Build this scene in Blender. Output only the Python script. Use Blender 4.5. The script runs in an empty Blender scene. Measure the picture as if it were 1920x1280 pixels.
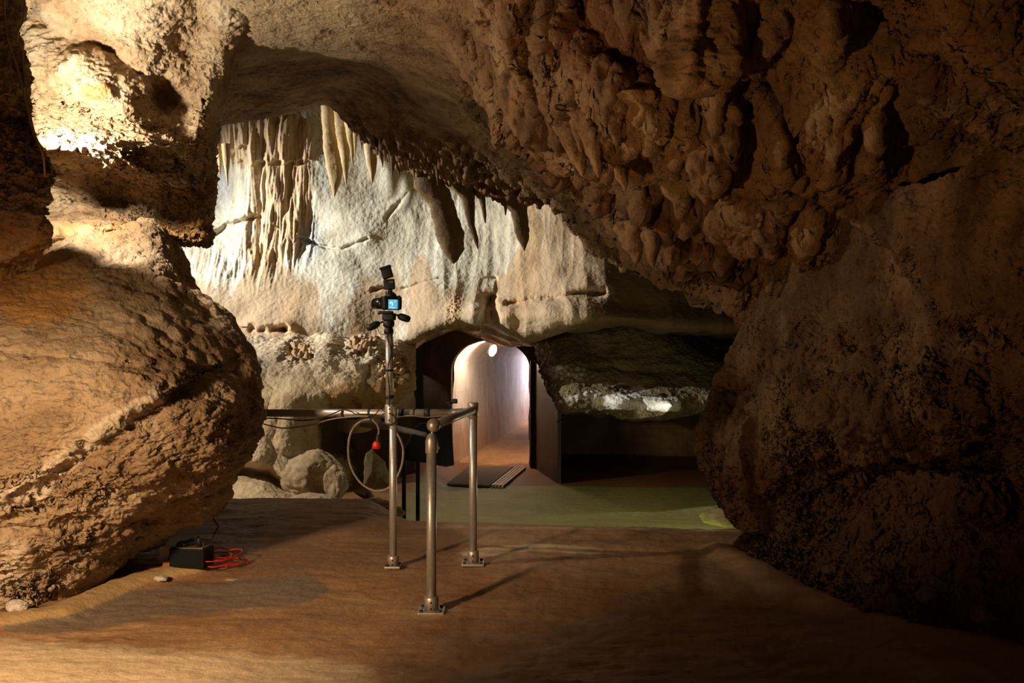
import bpy, bmesh, math, random
import numpy as np
from mathutils import Vector, Matrix

S = bpy.context.scene
COL = S.collection
PI = math.pi
random.seed(7)

# ------------------------------------------------------------------ camera
F = 1867.0                     # focal length in pixels of the 1920 wide frame
H = 1.5                        # camera height
cd = bpy.data.cameras.new('camera'); cam = bpy.data.objects.new('camera', cd); COL.objects.link(cam)
cd.sensor_width = 36.0; cd.lens = 36.0 * F / 1920.0
cam.location = (0, 0, H); cam.rotation_euler = (PI / 2, 0, 0)
cd.clip_start = 0.05; cd.clip_end = 200
S.camera = cam

# ------------------------------------------------------------------ world, lights, exposure
S.view_settings.view_transform = 'Standard'; S.view_settings.look = 'None'
S.view_settings.exposure = 0.0; S.view_settings.gamma = 1.0
try: S.view_settings.use_curve_mapping = False
except Exception: pass
w = bpy.data.worlds.new('world'); S.world = w; w.use_nodes = True
w.node_tree.nodes['Background'].inputs[0].default_value = (0.9, 0.5, 0.22, 1)
w.node_tree.nodes['Background'].inputs[1].default_value = 0.004
S.cycles.use_denoising = True
S.cycles.max_bounces = 6; S.cycles.diffuse_bounces = 3; S.cycles.sample_clamp_indirect = 3.0


def Pt(px, py, d):
    return np.array(((px - 960.0) * d / F, d, H - (py - 640.0) * d / F))


def V(px, py, d): return Vector(Pt(px, py, d))


def lamp(kind, loc, color, energy, target=None, size=0.1, angle=None, blend=0.3):
    l = bpy.data.lights.new('cave_lamp_or_fill_light', kind); o = bpy.data.objects.new('cave_lamp_or_fill_light', l); COL.objects.link(o)
    o.location = loc; l.color = color; l.energy = energy; l.shadow_soft_size = size
    if kind == 'SPOT': l.spot_size = math.radians(angle); l.spot_blend = blend
    if target is not None:
        o.rotation_euler = (Vector(target) - Vector(loc)).to_track_quat('-Z', 'Y').to_euler()
    return o


WARM = (1.0, 0.66, 0.36); WHITE = (1.0, 0.90, 0.74); COOL = (0.99, 0.98, 0.92)
# warm floor lamp out of frame on the left, in front of the boulder
lamp('SPOT', (-2.9, 2.1, 1.75), (1.0, 0.71, 0.43), 860, (-2.35, 4.9, 0.2), 0.13, 74, 0.85)
# warm lamp beside it, turned up to the hanging ceiling and the right wall
lamp('SPOT', (-2.4, 2.4, 0.5), (1.0, 0.60, 0.27), 270, (1.5, 5.6, 3.5), 0.12, 76, 1.0)
# lamp hidden behind the near left pillar, grazing the rock above the boulder
lamp('SPOT', Pt(22, 200, 5.8), WHITE, 190, Pt(22, 200, 5.8) + np.array((0.55, 0.8, 0.12)), 0.04, 140, 0.25)
# lamp hidden behind the left rock, above the ceiling lip, that rakes across the pale back wall
lamp('SPOT', (-10.0, 11.7, 4.35), COOL, 7600, (1.5, 13.6, 1.9), 0.06, 37, 1.0)
# added unseen light behind the boulder, brightens the dusty mound
lamp('SPOT', (-4.6, 9.2, 2.6), (1.0, 0.85, 0.64), 480, (-2.2, 10.8, 0.0), 0.05, 60, 0.8)
# lamps behind the foot of the right wall: one on the lower floor, one under the low slab
lamp('POINT', (1.95, 9.7, -0.1), (1.0, 0.98, 0.62), 34, size=0.05)
lamp('SPOT', Pt(1360, 800, 12.0), (1.0, 0.97, 0.86), 90, Pt(1207, 760, 13.1), 0.02, 15, 0.35)
# lamp deeper in the tunnel
lamp('POINT', (1.0, 22.6, 0.9), (0.80, 0.80, 1.0), 50, size=0.1)
# added faint warm fill light near the camera, no real lamp
lamp('POINT', (0.2, 0.6, 1.1), WARM, 14, size=0.4)

# ------------------------------------------------------------------ noise
rng = np.random.default_rng(3)
PERM = rng.permutation(256).astype(np.int32); PERM = np.concatenate([PERM, PERM, PERM])
G = rng.normal(size=(256, 3)); G /= np.linalg.norm(G, axis=1)[:, None]; G = G.astype(np.float32)


def pn(p):
    p = np.asarray(p, dtype=np.float32); sh = p.shape[:-1]; p = p.reshape(-1, 3)
    i = np.floor(p); f = p - i; i = i.astype(np.int32) & 255
    u = f * f * f * (f * (f * 6 - 15) + 10)
    out = 0
    for dx in (0, 1):
        a = PERM[i[:, 0] + dx]; wx = u[:, 0] if dx else 1 - u[:, 0]
        for dy in (0, 1):
            b = PERM[a + i[:, 1] + dy]; wy = u[:, 1] if dy else 1 - u[:, 1]
            for dz in (0, 1):
                g = G[PERM[b + i[:, 2] + dz]]; wz = u[:, 2] if dz else 1 - u[:, 2]
                dot = g[:, 0] * (f[:, 0] - dx) + g[:, 1] * (f[:, 1] - dy) + g[:, 2] * (f[:, 2] - dz)
                out = out + wx * wy * wz * dot
    return (out * 1.6).reshape(sh)


def fbm(p, scale, octv=4, gain=0.5, lac=2.03, st=(1, 1, 1), off=0.0):
    q = np.asarray(p, dtype=np.float32) * (scale * np.array(st, dtype=np.float32)) + off
    a, s, t = 1.0, 0, 0
    for _ in range(octv):
        s = s + a * pn(q); t += a; a *= gain; q = q * lac + 17.3
    return s / t


def ridged(p, scale, octv=4, gain=0.5, st=(1, 1, 1), off=0.0):
    q = np.asarray(p, dtype=np.float32) * (scale * np.array(st, dtype=np.float32)) + off
    a, s, t = 1.0, 0, 0
    for _ in range(octv):
        s = s + a * (1 - 2.2 * np.abs(pn(q))); t += a; a *= gain; q = q * 2.07 + 9.1
    return s / t


def worley(p, scale, st=(1, 1, 1)):
    """distance to the nearest of the scattered points, about 0..1"""
    q = np.asarray(p, dtype=np.float32) * (scale * np.array(st, dtype=np.float32)); sh = q.shape[:-1]; q = q.reshape(-1, 3)
    i = np.floor(q).astype(np.int32); f = q - i; best = np.full(len(q), 9.0, dtype=np.float32)
    for dx in (-1, 0, 1):
        for dy in (-1, 0, 1):
            for dz in (-1, 0, 1):
                h = PERM[PERM[PERM[(i[:, 0] + dx) & 255] + ((i[:, 1] + dy) & 255)] + ((i[:, 2] + dz) & 255)]
                o = G[h] * 0.45 + 0.5
                d2 = (dx + o[:, 0] - f[:, 0]) ** 2 + (dy + o[:, 1] - f[:, 1]) ** 2 + (dz + o[:, 2] - f[:, 2]) ** 2
                best = np.minimum(best, d2)
    return np.sqrt(best).reshape(sh)


def ss(a, b, x):
    t = np.clip((x - a) / (b - a + 1e-9), 0, 1); return t * t * (3 - 2 * t)


# ------------------------------------------------------------------ sheets of rock
def spline(c, n):
    """Catmull-Rom along axis 0 of c to n samples"""
    m = c.shape[0]; t = np.linspace(0, m - 1, n); k = np.minimum(t.astype(int), m - 2); f = (t - k)
    f = f.reshape((-1,) + (1,) * (c.ndim - 1))
    e = np.concatenate([2 * c[:1] - c[1:2], c, 2 * c[-1:] - c[-2:-1]])
    a, b, d, g = e[k], e[k + 1], e[k + 2], e[k + 3]
    return 0.5 * (2 * b + (d - a) * f + (2 * a - 5 * b + 4 * d - g) * f ** 2 + (3 * b - a - 3 * d + g) * f ** 3)


def sheet(rows, nu, nv):
    c = np.array([[Pt(*p) for p in r] for r in rows])
    return spline(spline(c, nv).transpose(1, 0, 2), nu).transpose(1, 0, 2)


def normals(P, flip=None):
    du = np.gradient(P, axis=1); dv = np.gradient(P, axis=0)
    n = np.cross(du, dv); n /= np.linalg.norm(n, axis=2)[..., None] + 1e-12
    return n


def facing(P):
    n = normals(P); v = np.array((0, 0, H)) - P
    return -1.0 if np.median((n * v).sum(2)) < 0 else 1.0


def push(P, amount, sign):
    return P + normals(P) * (sign * amount)[..., None]


def pix(P):
    d = np.maximum(P[..., 1], 0.1)
    return 960 + F * P[..., 0] / d, 640 - F * (P[..., 2] - H) / d


def toward(P, delta):
    """move along the line of sight by delta metres (negative: nearer)"""
    v = P - np.array((0, 0, H)); v /= np.linalg.norm(v, axis=2)[..., None]
    return P + v * delta[..., None]


def polydist(x, y, pts):
    """distance to a polyline in pixels and the signed side (positive: below / left to right)"""
    best = np.full(x.shape, 1e9); side = np.zeros(x.shape)
    for (x0, y0), (x1, y1) in zip(pts[:-1], pts[1:]):
        ex, ey = x1 - x0, y1 - y0; L = ex * ex + ey * ey
        t = np.clip(((x - x0) * ex + (y - y0) * ey) / L, 0, 1)
        dx, dy = x - x0 - t * ex, y - y0 - t * ey
        d = np.sqrt(dx * dx + dy * dy); s = np.sign(ex * (y - y0) - ey * (x - x0))
        m = d < best; best = np.where(m, d, best); side = np.where(m, s, side)
    return best, best * side


def mesh_of(name, V_, Fq, mat, smooth=True, parent=None, attrs=None):
    me = bpy.data.meshes.new(name)
    V_ = np.asarray(V_, dtype=np.float32).reshape(-1, 3); Fq = np.asarray(Fq, dtype=np.int32); k = Fq.shape[1]
    me.vertices.add(len(V_)); me.vertices.foreach_set('co', V_.ravel())
    me.loops.add(Fq.size); me.loops.foreach_set('vertex_index', Fq.ravel())
    me.polygons.add(len(Fq)); me.polygons.foreach_set('loop_start', np.arange(0, Fq.size, k, dtype=np.int32))
    me.polygons.foreach_set('loop_total', np.full(len(Fq), k, dtype=np.int32))
    if smooth: me.polygons.foreach_set('use_smooth', np.ones(len(Fq), dtype=bool))
    me.update(calc_edges=True); me.validate()
    for an, av in (attrs or {}).items():
        a = me.attributes.new(an, 'FLOAT', 'POINT'); a.data.foreach_set('value', np.asarray(av, dtype=np.float32).ravel())
    me.materials.append(mat)
    o = bpy.data.objects.new(name, me); COL.objects.link(o)
    if parent: o.parent = parent
    return o


def grid_mesh(name, P, mat, sign=1.0, parent=None, attrs=None):
    nv, nu = P.shape[:2]; idx = np.arange(nv * nu).reshape(nv, nu)
    a, b, c, d = idx[:-1, :-1].ravel(), idx[:-1, 1:].ravel(), idx[1:, 1:].ravel(), idx[1:, :-1].ravel()
    q = np.stack([a, b, c, d] if sign > 0 else [a, d, c, b], 1)
    return mesh_of(name, P, q, mat, True, parent, attrs)


def tag(o, label=None, cat=None, group=None, kind=None):
    if label: o['label'] = label
    if cat: o['category'] = cat
    if group: o['group'] = group
    if kind: o['kind'] = kind
    return o


def empty(name, loc, label, cat, group=None):
    o = bpy.data.objects.new(name, None); COL.objects.link(o); o.location = loc; o.empty_display_size = 0.05
    return tag(o, label, cat, group)


# ------------------------------------------------------------------ materials
def nt_new(name):
    m = bpy.data.materials.new(name); m.use_nodes = True; nt = m.node_tree
    b = nt.nodes['Principled BSDF']; return m, nt, b


def ramp(nt, fac, stops):
    r = nt.nodes.new('ShaderNodeValToRGB'); e = r.color_ramp.elements
    while len(e) < len(stops): e.new(0.5)
    for k, (p, c) in enumerate(stops): e[k].position = p; e[k].color = (*c, 1)
    nt.links.new(fac, r.inputs[0]); return r.outputs[0]


def noise(nt, vec, scale, detail=6, rough=0.6, dist=0.0):
    n = nt.nodes.new('ShaderNodeTexNoise'); n.inputs['Scale'].default_value = scale; n.inputs['Detail'].default_value = detail
    n.inputs['Roughness'].default_value = rough; n.inputs['Distortion'].default_value = dist
    nt.links.new(vec, n.inputs['Vector']); return n.outputs['Fac']


def mapping(nt, sc, src=None):
    t = nt.nodes.new('ShaderNodeTexCoord'); mp = nt.nodes.new('ShaderNodeMapping'); mp.inputs['Scale'].default_value = sc
    nt.links.new(t.outputs['Object'], mp.inputs['Vector']); return mp.outputs['Vector']


def mix(nt, fac, a, b, mode='MIX'):
    n = nt.nodes.new('ShaderNodeMix'); n.data_type = 'RGBA'; n.blend_type = mode
    for sock, v in ((n.inputs[0], fac), (n.inputs[6], a), (n.inputs[7], b)):
        if hasattr(v, 'links') or isinstance(v, bpy.types.NodeSocket): nt.links.new(v, sock)
        else: sock.default_value = v if not isinstance(v, tuple) or len(v) == 4 else (*v, 1)
    return n.outputs[2]


def math_n(nt, op, a, b=0.0, clamp=False):
    n = nt.nodes.new('ShaderNodeMath'); n.operation = op; n.use_clamp = clamp
    for s, v in ((n.inputs[0], a), (n.inputs[1], b)):
        if isinstance(v, bpy.types.NodeSocket): nt.links.new(v, s)
        else: s.default_value = v
    return n.outputs[0]


def attr(nt, name):
    a = nt.nodes.new('ShaderNodeAttribute'); a.attribute_name = name; return a.outputs['Fac']


def rock(name, c0, c1, c2, scale=1.6, st=(1, 1, 1), pits=0.5, pit_scale=14, pit_col=None, bump=0.6, bdist=0.03, fine=26, rough=0.85, stains_and_shading=(), spec=0.3, stretch_bump=None):
    m, nt, b = nt_new(name); v = mapping(nt, st); v1 = mapping(nt, stretch_bump or (1, 1, 1))
    f = noise(nt, v, scale, 9, 0.62, 0.4)
    col = ramp(nt, f, [(0.30, c0), (0.5, c1), (0.68, c2)])
    f2 = noise(nt, v1, scale * 6.3, 7, 0.7)
    col = mix(nt, math_n(nt, 'MULTIPLY', ss_ramp(nt, f2, 0.52, 0.7), 0.45), col, tuple(x * 0.55 for x in c0))
    for an, scol, amt in stains_and_shading:
        jit = math_n(nt, 'MULTIPLY', math_n(nt, 'SUBTRACT', noise(nt, v, 9, 6, 0.65), 0.5), 0.9)
        fac = math_n(nt, 'MULTIPLY', ss_ramp(nt, math_n(nt, 'ADD', attr(nt, an), jit), 0.3, 0.7), amt)
        col = mix(nt, fac, col, scol)
    p = noise(nt, v1, pit_scale, 5, 0.6)
    pm = ss_ramp(nt, p, 0.60, 0.72)
    col = mix(nt, math_n(nt, 'MULTIPLY', pm, pits), col, pit_col or tuple(x * 0.25 for x in c0))
    nt.links.new(col, b.inputs['Base Color'])
    b.inputs['Roughness'].default_value = rough; b.inputs['Specular IOR Level'].default_value = spec
    n1 = noise(nt, v1, fine, 9, 0.68); n2 = noise(nt, v1, fine * 0.3, 5, 0.6)
    h = math_n(nt, 'ADD', n1, math_n(nt, 'MULTIPLY', n2, 1.6))
    h = math_n(nt, 'SUBTRACT', h, math_n(nt, 'MULTIPLY', pm, 0.5))
    bp = nt.nodes.new('ShaderNodeBump'); bp.inputs['Strength'].default_value = bump; bp.inputs['Distance'].default_value = bdist
    nt.links.new(h, bp.inputs['Height']); nt.links.new(bp.outputs[0], b.inputs['Normal'])
    return m


def ss_ramp(nt, val, lo, hi):
    n = nt.nodes.new('ShaderNodeMapRange'); n.interpolation_type = 'SMOOTHSTEP'
    n.inputs['From Min'].default_value = lo; n.inputs['From Max'].default_value = hi
    nt.links.new(val, n.inputs['Value']); return n.outputs[0]


def plain(name, col, rough=0.5, metal=0.0, emit=None, estr=0.0, nz=0.0, nscale=30, spec=0.4):
    m, nt, b = nt_new(name)
    b.inputs['Roughness'].default_value = rough; b.inputs['Metallic'].default_value = metal; b.inputs['Specular IOR Level'].default_value = spec
    v = mapping(nt, (1, 1, 1)); f = noise(nt, v, nscale, 5, 0.6)
    c = ramp(nt, f, [(0.3, tuple(x * (1 - nz) for x in col)), (0.7, tuple(min(1, x * (1 + nz)) for x in col))])
    nt.links.new(c, b.inputs['Base Color'])
    if emit: b.inputs['Emission Color'].default_value = (*emit, 1); b.inputs['Emission Strength'].default_value = estr
    return m


M = {}
M['boulder'] = rock('tan_limestone', (0.155, 0.088, 0.043), (0.33, 0.218, 0.118), (0.47, 0.35, 0.225), 1.5, (1, 1, 2.2), 0.45, 11, bump=0.7, bdist=0.03,
                    stains_and_shading=(('ochre', (0.50, 0.23, 0.045, 1), 0.75), ('pale', (0.62, 0.50, 0.36, 1), 0.7)))
M['wall_left'] = rock('pale_tan_limestone', (0.30, 0.17, 0.08), (0.50, 0.345, 0.19), (0.66, 0.53, 0.36), 1.9, (1, 1, 1.2), 0.75, 13, bump=0.8, bdist=0.035,
                      pit_col=(0.10, 0.05, 0.02), stains_and_shading=(('ochre', (0.5, 0.24, 0.05, 1), 0.7),))
M['ceiling'] = rock('brown_limestone', (0.10, 0.045, 0.018), (0.29, 0.155, 0.066), (0.46, 0.285, 0.135), 2.1, (1, 1, 0.8), 0.65, 13, bump=1.0, bdist=0.035,
                    stains_and_shading=(('pale', (0.52, 0.37, 0.21, 1), 0.85), ('rust', (0.20, 0.075, 0.022, 1), 0.8)))
M['wall_right'] = rock('dark_red_brown_limestone', (0.075, 0.033, 0.013), (0.23, 0.118, 0.048), (0.40, 0.24, 0.11), 1.9, (1, 1, 0.7), 0.75, 13, bump=1.1, bdist=0.04,
                       stains_and_shading=(('pale', (0.45, 0.30, 0.17, 1), 0.6), ('rust', (0.15, 0.055, 0.018, 1), 0.8)))
M['flow'] = rock('cream_flowstone', (0.50, 0.43, 0.30), (0.68, 0.625, 0.48), (0.79, 0.77, 0.65), 1.4, (1.6, 1.6, 0.5), 0.30, 10, bump=0.28, bdist=0.016,
                 pit_col=(0.28, 0.2, 0.11),
                 stains_and_shading=(('pink', (0.50, 0.345, 0.205, 1), 0.9), ('ochre', (0.56, 0.37, 0.20, 1), 0.8), ('grey', (0.42, 0.44, 0.47, 1), 0.6), ('brown', (0.13, 0.075, 0.03, 1), 0.9)))
M['mound'] = rock('dusty_flowstone', (0.38, 0.27, 0.165), (0.56, 0.435, 0.285), (0.64, 0.53, 0.37), 1.8, (1, 1, 1), 0.30, 12, bump=0.45, bdist=0.025,
                  stains_and_shading=(('ochre', (0.42, 0.25, 0.11, 1), 0.8), ('brown', (0.07, 0.035, 0.014, 1), 0.95)))
M['slab'] = rock('olive_brown_limestone', (0.07, 0.05, 0.022), (0.13, 0.096, 0.044), (0.21, 0.165, 0.085), 1.6, (1, 1, 1.6), 0.5, 12, bump=0.7, bdist=0.035,
                 stains_and_shading=(('pale', (0.72, 0.70, 0.62, 1), 0.9),))
M['dark_rock'] = rock('unlit_brown_limestone', (0.10, 0.06, 0.03), (0.20, 0.12, 0.06), (0.28, 0.18, 0.1), 1.5, bump=0.6)
M['drip_and_shade'] = rock('brown_dripstone_and_shade', (0.10, 0.055, 0.022), (0.19, 0.115, 0.05), (0.27, 0.17, 0.08), 3.0, (2, 2, 0.4), 0.4, 20, bump=0.5, bdist=0.015, fine=40)  # brown of the fringe spikes, also dark shade for the shadow shapes
M['tan_drip'] = rock('tan_dripstone', (0.34, 0.22, 0.10), (0.50, 0.36, 0.18), (0.60, 0.48, 0.30), 3.0, (2, 2, 0.4), 0.35, 20, bump=0.5, bdist=0.015, fine=40)
M['amber_drip'] = rock('amber_dripstone', (0.16, 0.08, 0.033), (0.31, 0.17, 0.075), (0.44, 0.27, 0.125), 2.2, (1.5, 1.5, 0.6), 0.4, 14, bump=0.8, bdist=0.03)
M['steel'] = plain('satin_steel', (0.50, 0.45, 0.41), 0.42, 0.65, nz=0.12, nscale=60)
M['steel_plate'] = plain('worn_steel', (0.46, 0.40, 0.34), 0.42, 0.65, nz=0.25, nscale=40)
M['black'] = plain('black_plastic', (0.012, 0.011, 0.010), 0.5, nz=0.2)
M['rubber'] = plain('black_rubber', (0.015, 0.013, 0.012), 0.6, nz=0.2)
M['grey_cable'] = plain('grey_conduit_plastic', (0.20, 0.16, 0.12), 0.5, nz=0.15)
M['grey_pipe'] = plain('grey_pipe_paint', (0.30, 0.28, 0.25), 0.4, nz=0.2)
M['red'] = plain('red_plastic', (0.62, 0.02, 0.012), 0.4, nz=0.1)
M['red_cable'] = plain('red_cable_rubber', (0.50, 0.02, 0.012), 0.4, nz=0.1)
M['screen'] = plain('lit_camera_screen', (0.05, 0.2, 0.3), 0.3, emit=(0.12, 0.5, 0.75), estr=0.9)
M['screen_white'] = plain('lit_screen_highlight', (0.5, 0.6, 0.65), 0.3, emit=(0.55, 0.8, 0.95), estr=0.9)
M['lens'] = plain('lens_barrel', (0.010, 0.010, 0.010), 0.3, nz=0.1)
M['box'] = plain('black_battery_case', (0.006, 0.006, 0.006), 0.6, nz=0.2, spec=0.12)
M['box_top'] = plain('grey_brown_case_top', (0.14, 0.10, 0.06), 0.6, nz=0.3)
M['lamp_glow'] = plain('glowing_lamp_glass', (0.9, 0.8, 0.6), 0.3, emit=(1.0, 0.80, 0.50), estr=14)
M['lamp_body'] = plain('dark_lamp_metal', (0.06, 0.045, 0.03), 0.4, 0.6, nz=0.2)
M['door'] = rock('rusty_brown_door_steel', (0.02, 0.010, 0.005), (0.04, 0.02, 0.009), (0.06, 0.032, 0.015), 3, (1, 1, 0.5), 0.2, 30, bump=0.15, bdist=0.01, rough=0.5)
M['portal'] = rock('brown_concrete', (0.06, 0.03, 0.015), (0.10, 0.052, 0.026), (0.14, 0.08, 0.042), 2, (1, 1, 0.7), 0.3, 14, bump=0.3, bdist=0.02)
M['white_stone'] = rock('pale_stone', (0.40, 0.32, 0.24), (0.56, 0.47, 0.38), (0.68, 0.62, 0.54), 7, pits=0.35, pit_scale=30, bump=0.6, bdist=0.015, fine=60)
M['brown_stone'] = rock('brown_stone', (0.20, 0.12, 0.06), (0.36, 0.25, 0.14), (0.48, 0.37, 0.24), 6, pits=0.4, pit_scale=24, bump=0.7, bdist=0.015, fine=60)
M['tan_stone'] = rock('tan_stone', (0.30, 0.21, 0.12), (0.44, 0.34, 0.22), (0.54, 0.45, 0.32), 6, pits=0.3, pit_scale=24, bump=0.6, bdist=0.015, fine=60)
M['green_stone'] = rock('greenish_stone', (0.34, 0.32, 0.16), (0.48, 0.46, 0.26), (0.60, 0.58, 0.38), 6, pits=0.3, pit_scale=24, bump=0.6, bdist=0.015, fine=60)
M['brick'] = plain('orange_brick_clay', (0.34, 0.12, 0.035), 0.8, nz=0.25)
M['root'] = plain('pale_root_fibre', (0.42, 0.30, 0.18), 0.8, nz=0.2)
M['mat'] = plain('dark_woven_mat', (0.16, 0.11, 0.07), 0.9, nz=0.35, nscale=90)
M['strip'] = plain('worn_metal_strip', (0.30, 0.20, 0.12), 0.55, 0.3, nz=0.3)


def tunnel_mat():
    m, nt, b = nt_new('whitewashed_tunnel_plaster')
    v = mapping(nt, (3, 3, 0.7)); v1 = mapping(nt, (1, 1, 0.8))
    col = ramp(nt, noise(nt, v, 3.0, 9, 0.72), [(0.3, (0.50, 0.45, 0.42)), (0.5, (0.68, 0.63, 0.60)), (0.7, (0.78, 0.75, 0.74))])
    p = ss_ramp(nt, noise(nt, v1, 8, 7, 0.72), 0.56, 0.70)
    col = mix(nt, math_n(nt, 'MULTIPLY', p, 0.7), col, (0.36, 0.31, 0.30))
    g = nt.nodes.new('ShaderNodeNewGeometry'); sp = nt.nodes.new('ShaderNodeSeparateXYZ'); nt.links.new(g.outputs['Position'], sp.inputs[0])
    low = math_n(nt, 'ADD', sp.outputs['Z'], math_n(nt, 'MULTIPLY', noise(nt, v, 1.5, 4), 1.1))
    floor_bounce = math_n(nt, 'SUBTRACT', 1.0, ss_ramp(nt, low, 0.0, 1.4))
    col = mix(nt, math_n(nt, 'MULTIPLY', floor_bounce, 0.75), col, (0.56, 0.31, 0.15))  # orange light bounced off the floor, painted onto the lower tunnel walls
    nt.links.new(col, b.inputs['Base Color']); b.inputs['Roughness'].default_value = 0.9
    bp = nt.nodes.new('ShaderNodeBump'); bp.inputs['Strength'].default_value = 0.4; bp.inputs['Distance'].default_value = 0.02
    nt.links.new(noise(nt, v1, 14, 8, 0.65), bp.inputs['Height']); nt.links.new(bp.outputs[0], b.inputs['Normal'])
    return m


def floor_mat():
    m, nt, b = nt_new('trodden_clay_floor')
    v = mapping(nt, (0.9, 1.3, 1)); v1 = mapping(nt, (1, 1, 1))
    f = noise(nt, v, 1.3, 10, 0.68, 0.3)
    col = ramp(nt, f, [(0.30, (0.20, 0.10, 0.043)), (0.5, (0.32, 0.17, 0.075)), (0.7, (0.43, 0.255, 0.12))])
    sp = ss_ramp(nt, noise(nt, v1, 38, 3, 0.5), 0.66, 0.72)
    col = mix(nt, math_n(nt, 'MULTIPLY', sp, 0.35), col, (0.12, 0.06, 0.03))
    sp2 = ss_ramp(nt, noise(nt, v1, 52, 2, 0.5), 0.70, 0.74)
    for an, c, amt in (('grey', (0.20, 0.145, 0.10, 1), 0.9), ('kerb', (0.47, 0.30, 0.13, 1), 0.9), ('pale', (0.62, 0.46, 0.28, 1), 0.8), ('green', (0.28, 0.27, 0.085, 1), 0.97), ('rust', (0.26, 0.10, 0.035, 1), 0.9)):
        jit = math_n(nt, 'MULTIPLY', math_n(nt, 'SUBTRACT', noise(nt, v, 7, 6, 0.65), 0.5), 0.7)
        fac = math_n(nt, 'MULTIPLY', ss_ramp(nt, math_n(nt, 'ADD', attr(nt, an), jit), 0.3, 0.7), amt)
        col = mix(nt, fac, col, c)
    col = mix(nt, math_n(nt, 'MULTIPLY', sp2, 0.55), col, (0.60, 0.48, 0.32))
    nt.links.new(col, b.inputs['Base Color'])
    r = nt.nodes.new('ShaderNodeMapRange'); r.inputs['To Min'].default_value = 0.42; r.inputs['To Max'].default_value = 0.8
    nt.links.new(noise(nt, v, 3, 5, 0.6), r.inputs['Value']); nt.links.new(r.outputs[0], b.inputs['Roughness'])
    b.inputs['Specular IOR Level'].default_value = 0.3
    h = math_n(nt, 'ADD', noise(nt, mapping(nt, (0.8, 1.5, 1)), 8, 9, 0.66), math_n(nt, 'MULTIPLY', noise(nt, v1, 40, 6, 0.65), 0.7))
    bp = nt.nodes.new('ShaderNodeBump'); bp.inputs['Strength'].default_value = 0.5; bp.inputs['Distance'].default_value = 0.025
    nt.links.new(h, bp.inputs['Height']); nt.links.new(bp.outputs[0], b.inputs['Normal'])
    return m


M['tunnel'] = tunnel_mat()
M['floor'] = floor_mat()


# ------------------------------------------------------------------ floor
def gp(px, py, z=0.0):
    d = F * (H - z) / (py - 640.0); return ((px - 960.0) * d / F, d)


def wdist(x, y, pts):
    return polydist(x, y, pts)[0]


KERB = [gp(-300, 1195), gp(0, 1168), gp(110, 1150), gp(220, 1112), gp(300, 1092), gp(360, 1086)]
RKERB = [gp(1350, 1040), gp(1395, 1068), gp(1480, 1112), gp(1620, 1150), gp(1760, 1185), gp(1920, 1212)]


def floor_z(x, y):
    x = np.asarray(x, dtype=float); y = np.asarray(y, dtype=float)
    z = 0.055 * ss(5.5, 6.4, y)
    brink = 7.75 - 0.15 * np.sin(x * 1.3)
    right = ss(-1.25, -0.8, x)
    z = z - right * 0.52 * ss(brink, brink + 2.1, y)
    left = 1 - right
    z = z + left * (0.10 * ss(7.0, 8.3, y) - 0.45 * ss(8.4, 10.5, y))
    z = z - 0.02 * ss(0.6, 2.0, x)
    kd = wdist(x, y, KERB); z = z + 0.05 * (1 - ss(0.03, 0.16, kd))
    kd = wdist(x, y, RKERB); z = z + 0.04 * (1 - ss(0.02, 0.2, kd))
    return z


def build_floor():
    u = np.linspace(-1, 1, 620); t = np.linspace(0, 1, 760)
    ys = 2.6 + 14.6 * t ** 1.6
    X = u[None, :] * (3.2 + 0.30 * ys[:, None]); Y = np.repeat(ys[:, None], len(u), 1)
    Z = floor_z(X, Y)
    P = np.stack([X, Y, Z], 2)
    front = 1 - 0.5 * ss(8, 10.5, Y)
    P[..., 2] += front * (0.022 * fbm(P, 1.1, 5, st=(1, 1, 0)) + 0.014 * ridged(P, 3.2, 5, 0.6, st=(0.5, 1.3, 0)) - 0.008 + 0.008 * fbm(P, 14, 4, 0.6, st=(1, 1, 0)))
    at = {}
    gpoly = [gp(110, 1158), gp(330, 1128), gp(520, 1116)]
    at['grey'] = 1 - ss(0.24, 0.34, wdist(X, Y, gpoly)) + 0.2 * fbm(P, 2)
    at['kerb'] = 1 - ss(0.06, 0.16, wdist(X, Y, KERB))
    at['pale'] = 0.9 * (1 - ss(0.04, 0.22, wdist(X, Y, [gp(900, 1050), gp(1000, 1040), gp(1100, 1045)]))) + 0.8 * (1 - ss(0.2, 0.75, wdist(X, Y, [gp(-100, 1250), gp(200, 1270), gp(520, 1290)]))) + 0.5 * (1 - ss(0.0, 0.25, np.abs(Y - 7.75))) * ss(-1.2, -0.5, X)  # second term paints the lamp's bright pool at the near left
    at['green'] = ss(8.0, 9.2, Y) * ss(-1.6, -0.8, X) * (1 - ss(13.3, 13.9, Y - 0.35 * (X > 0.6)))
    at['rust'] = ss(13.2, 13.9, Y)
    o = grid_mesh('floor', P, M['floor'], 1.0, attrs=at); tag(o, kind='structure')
    return o


build_floor()


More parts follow.
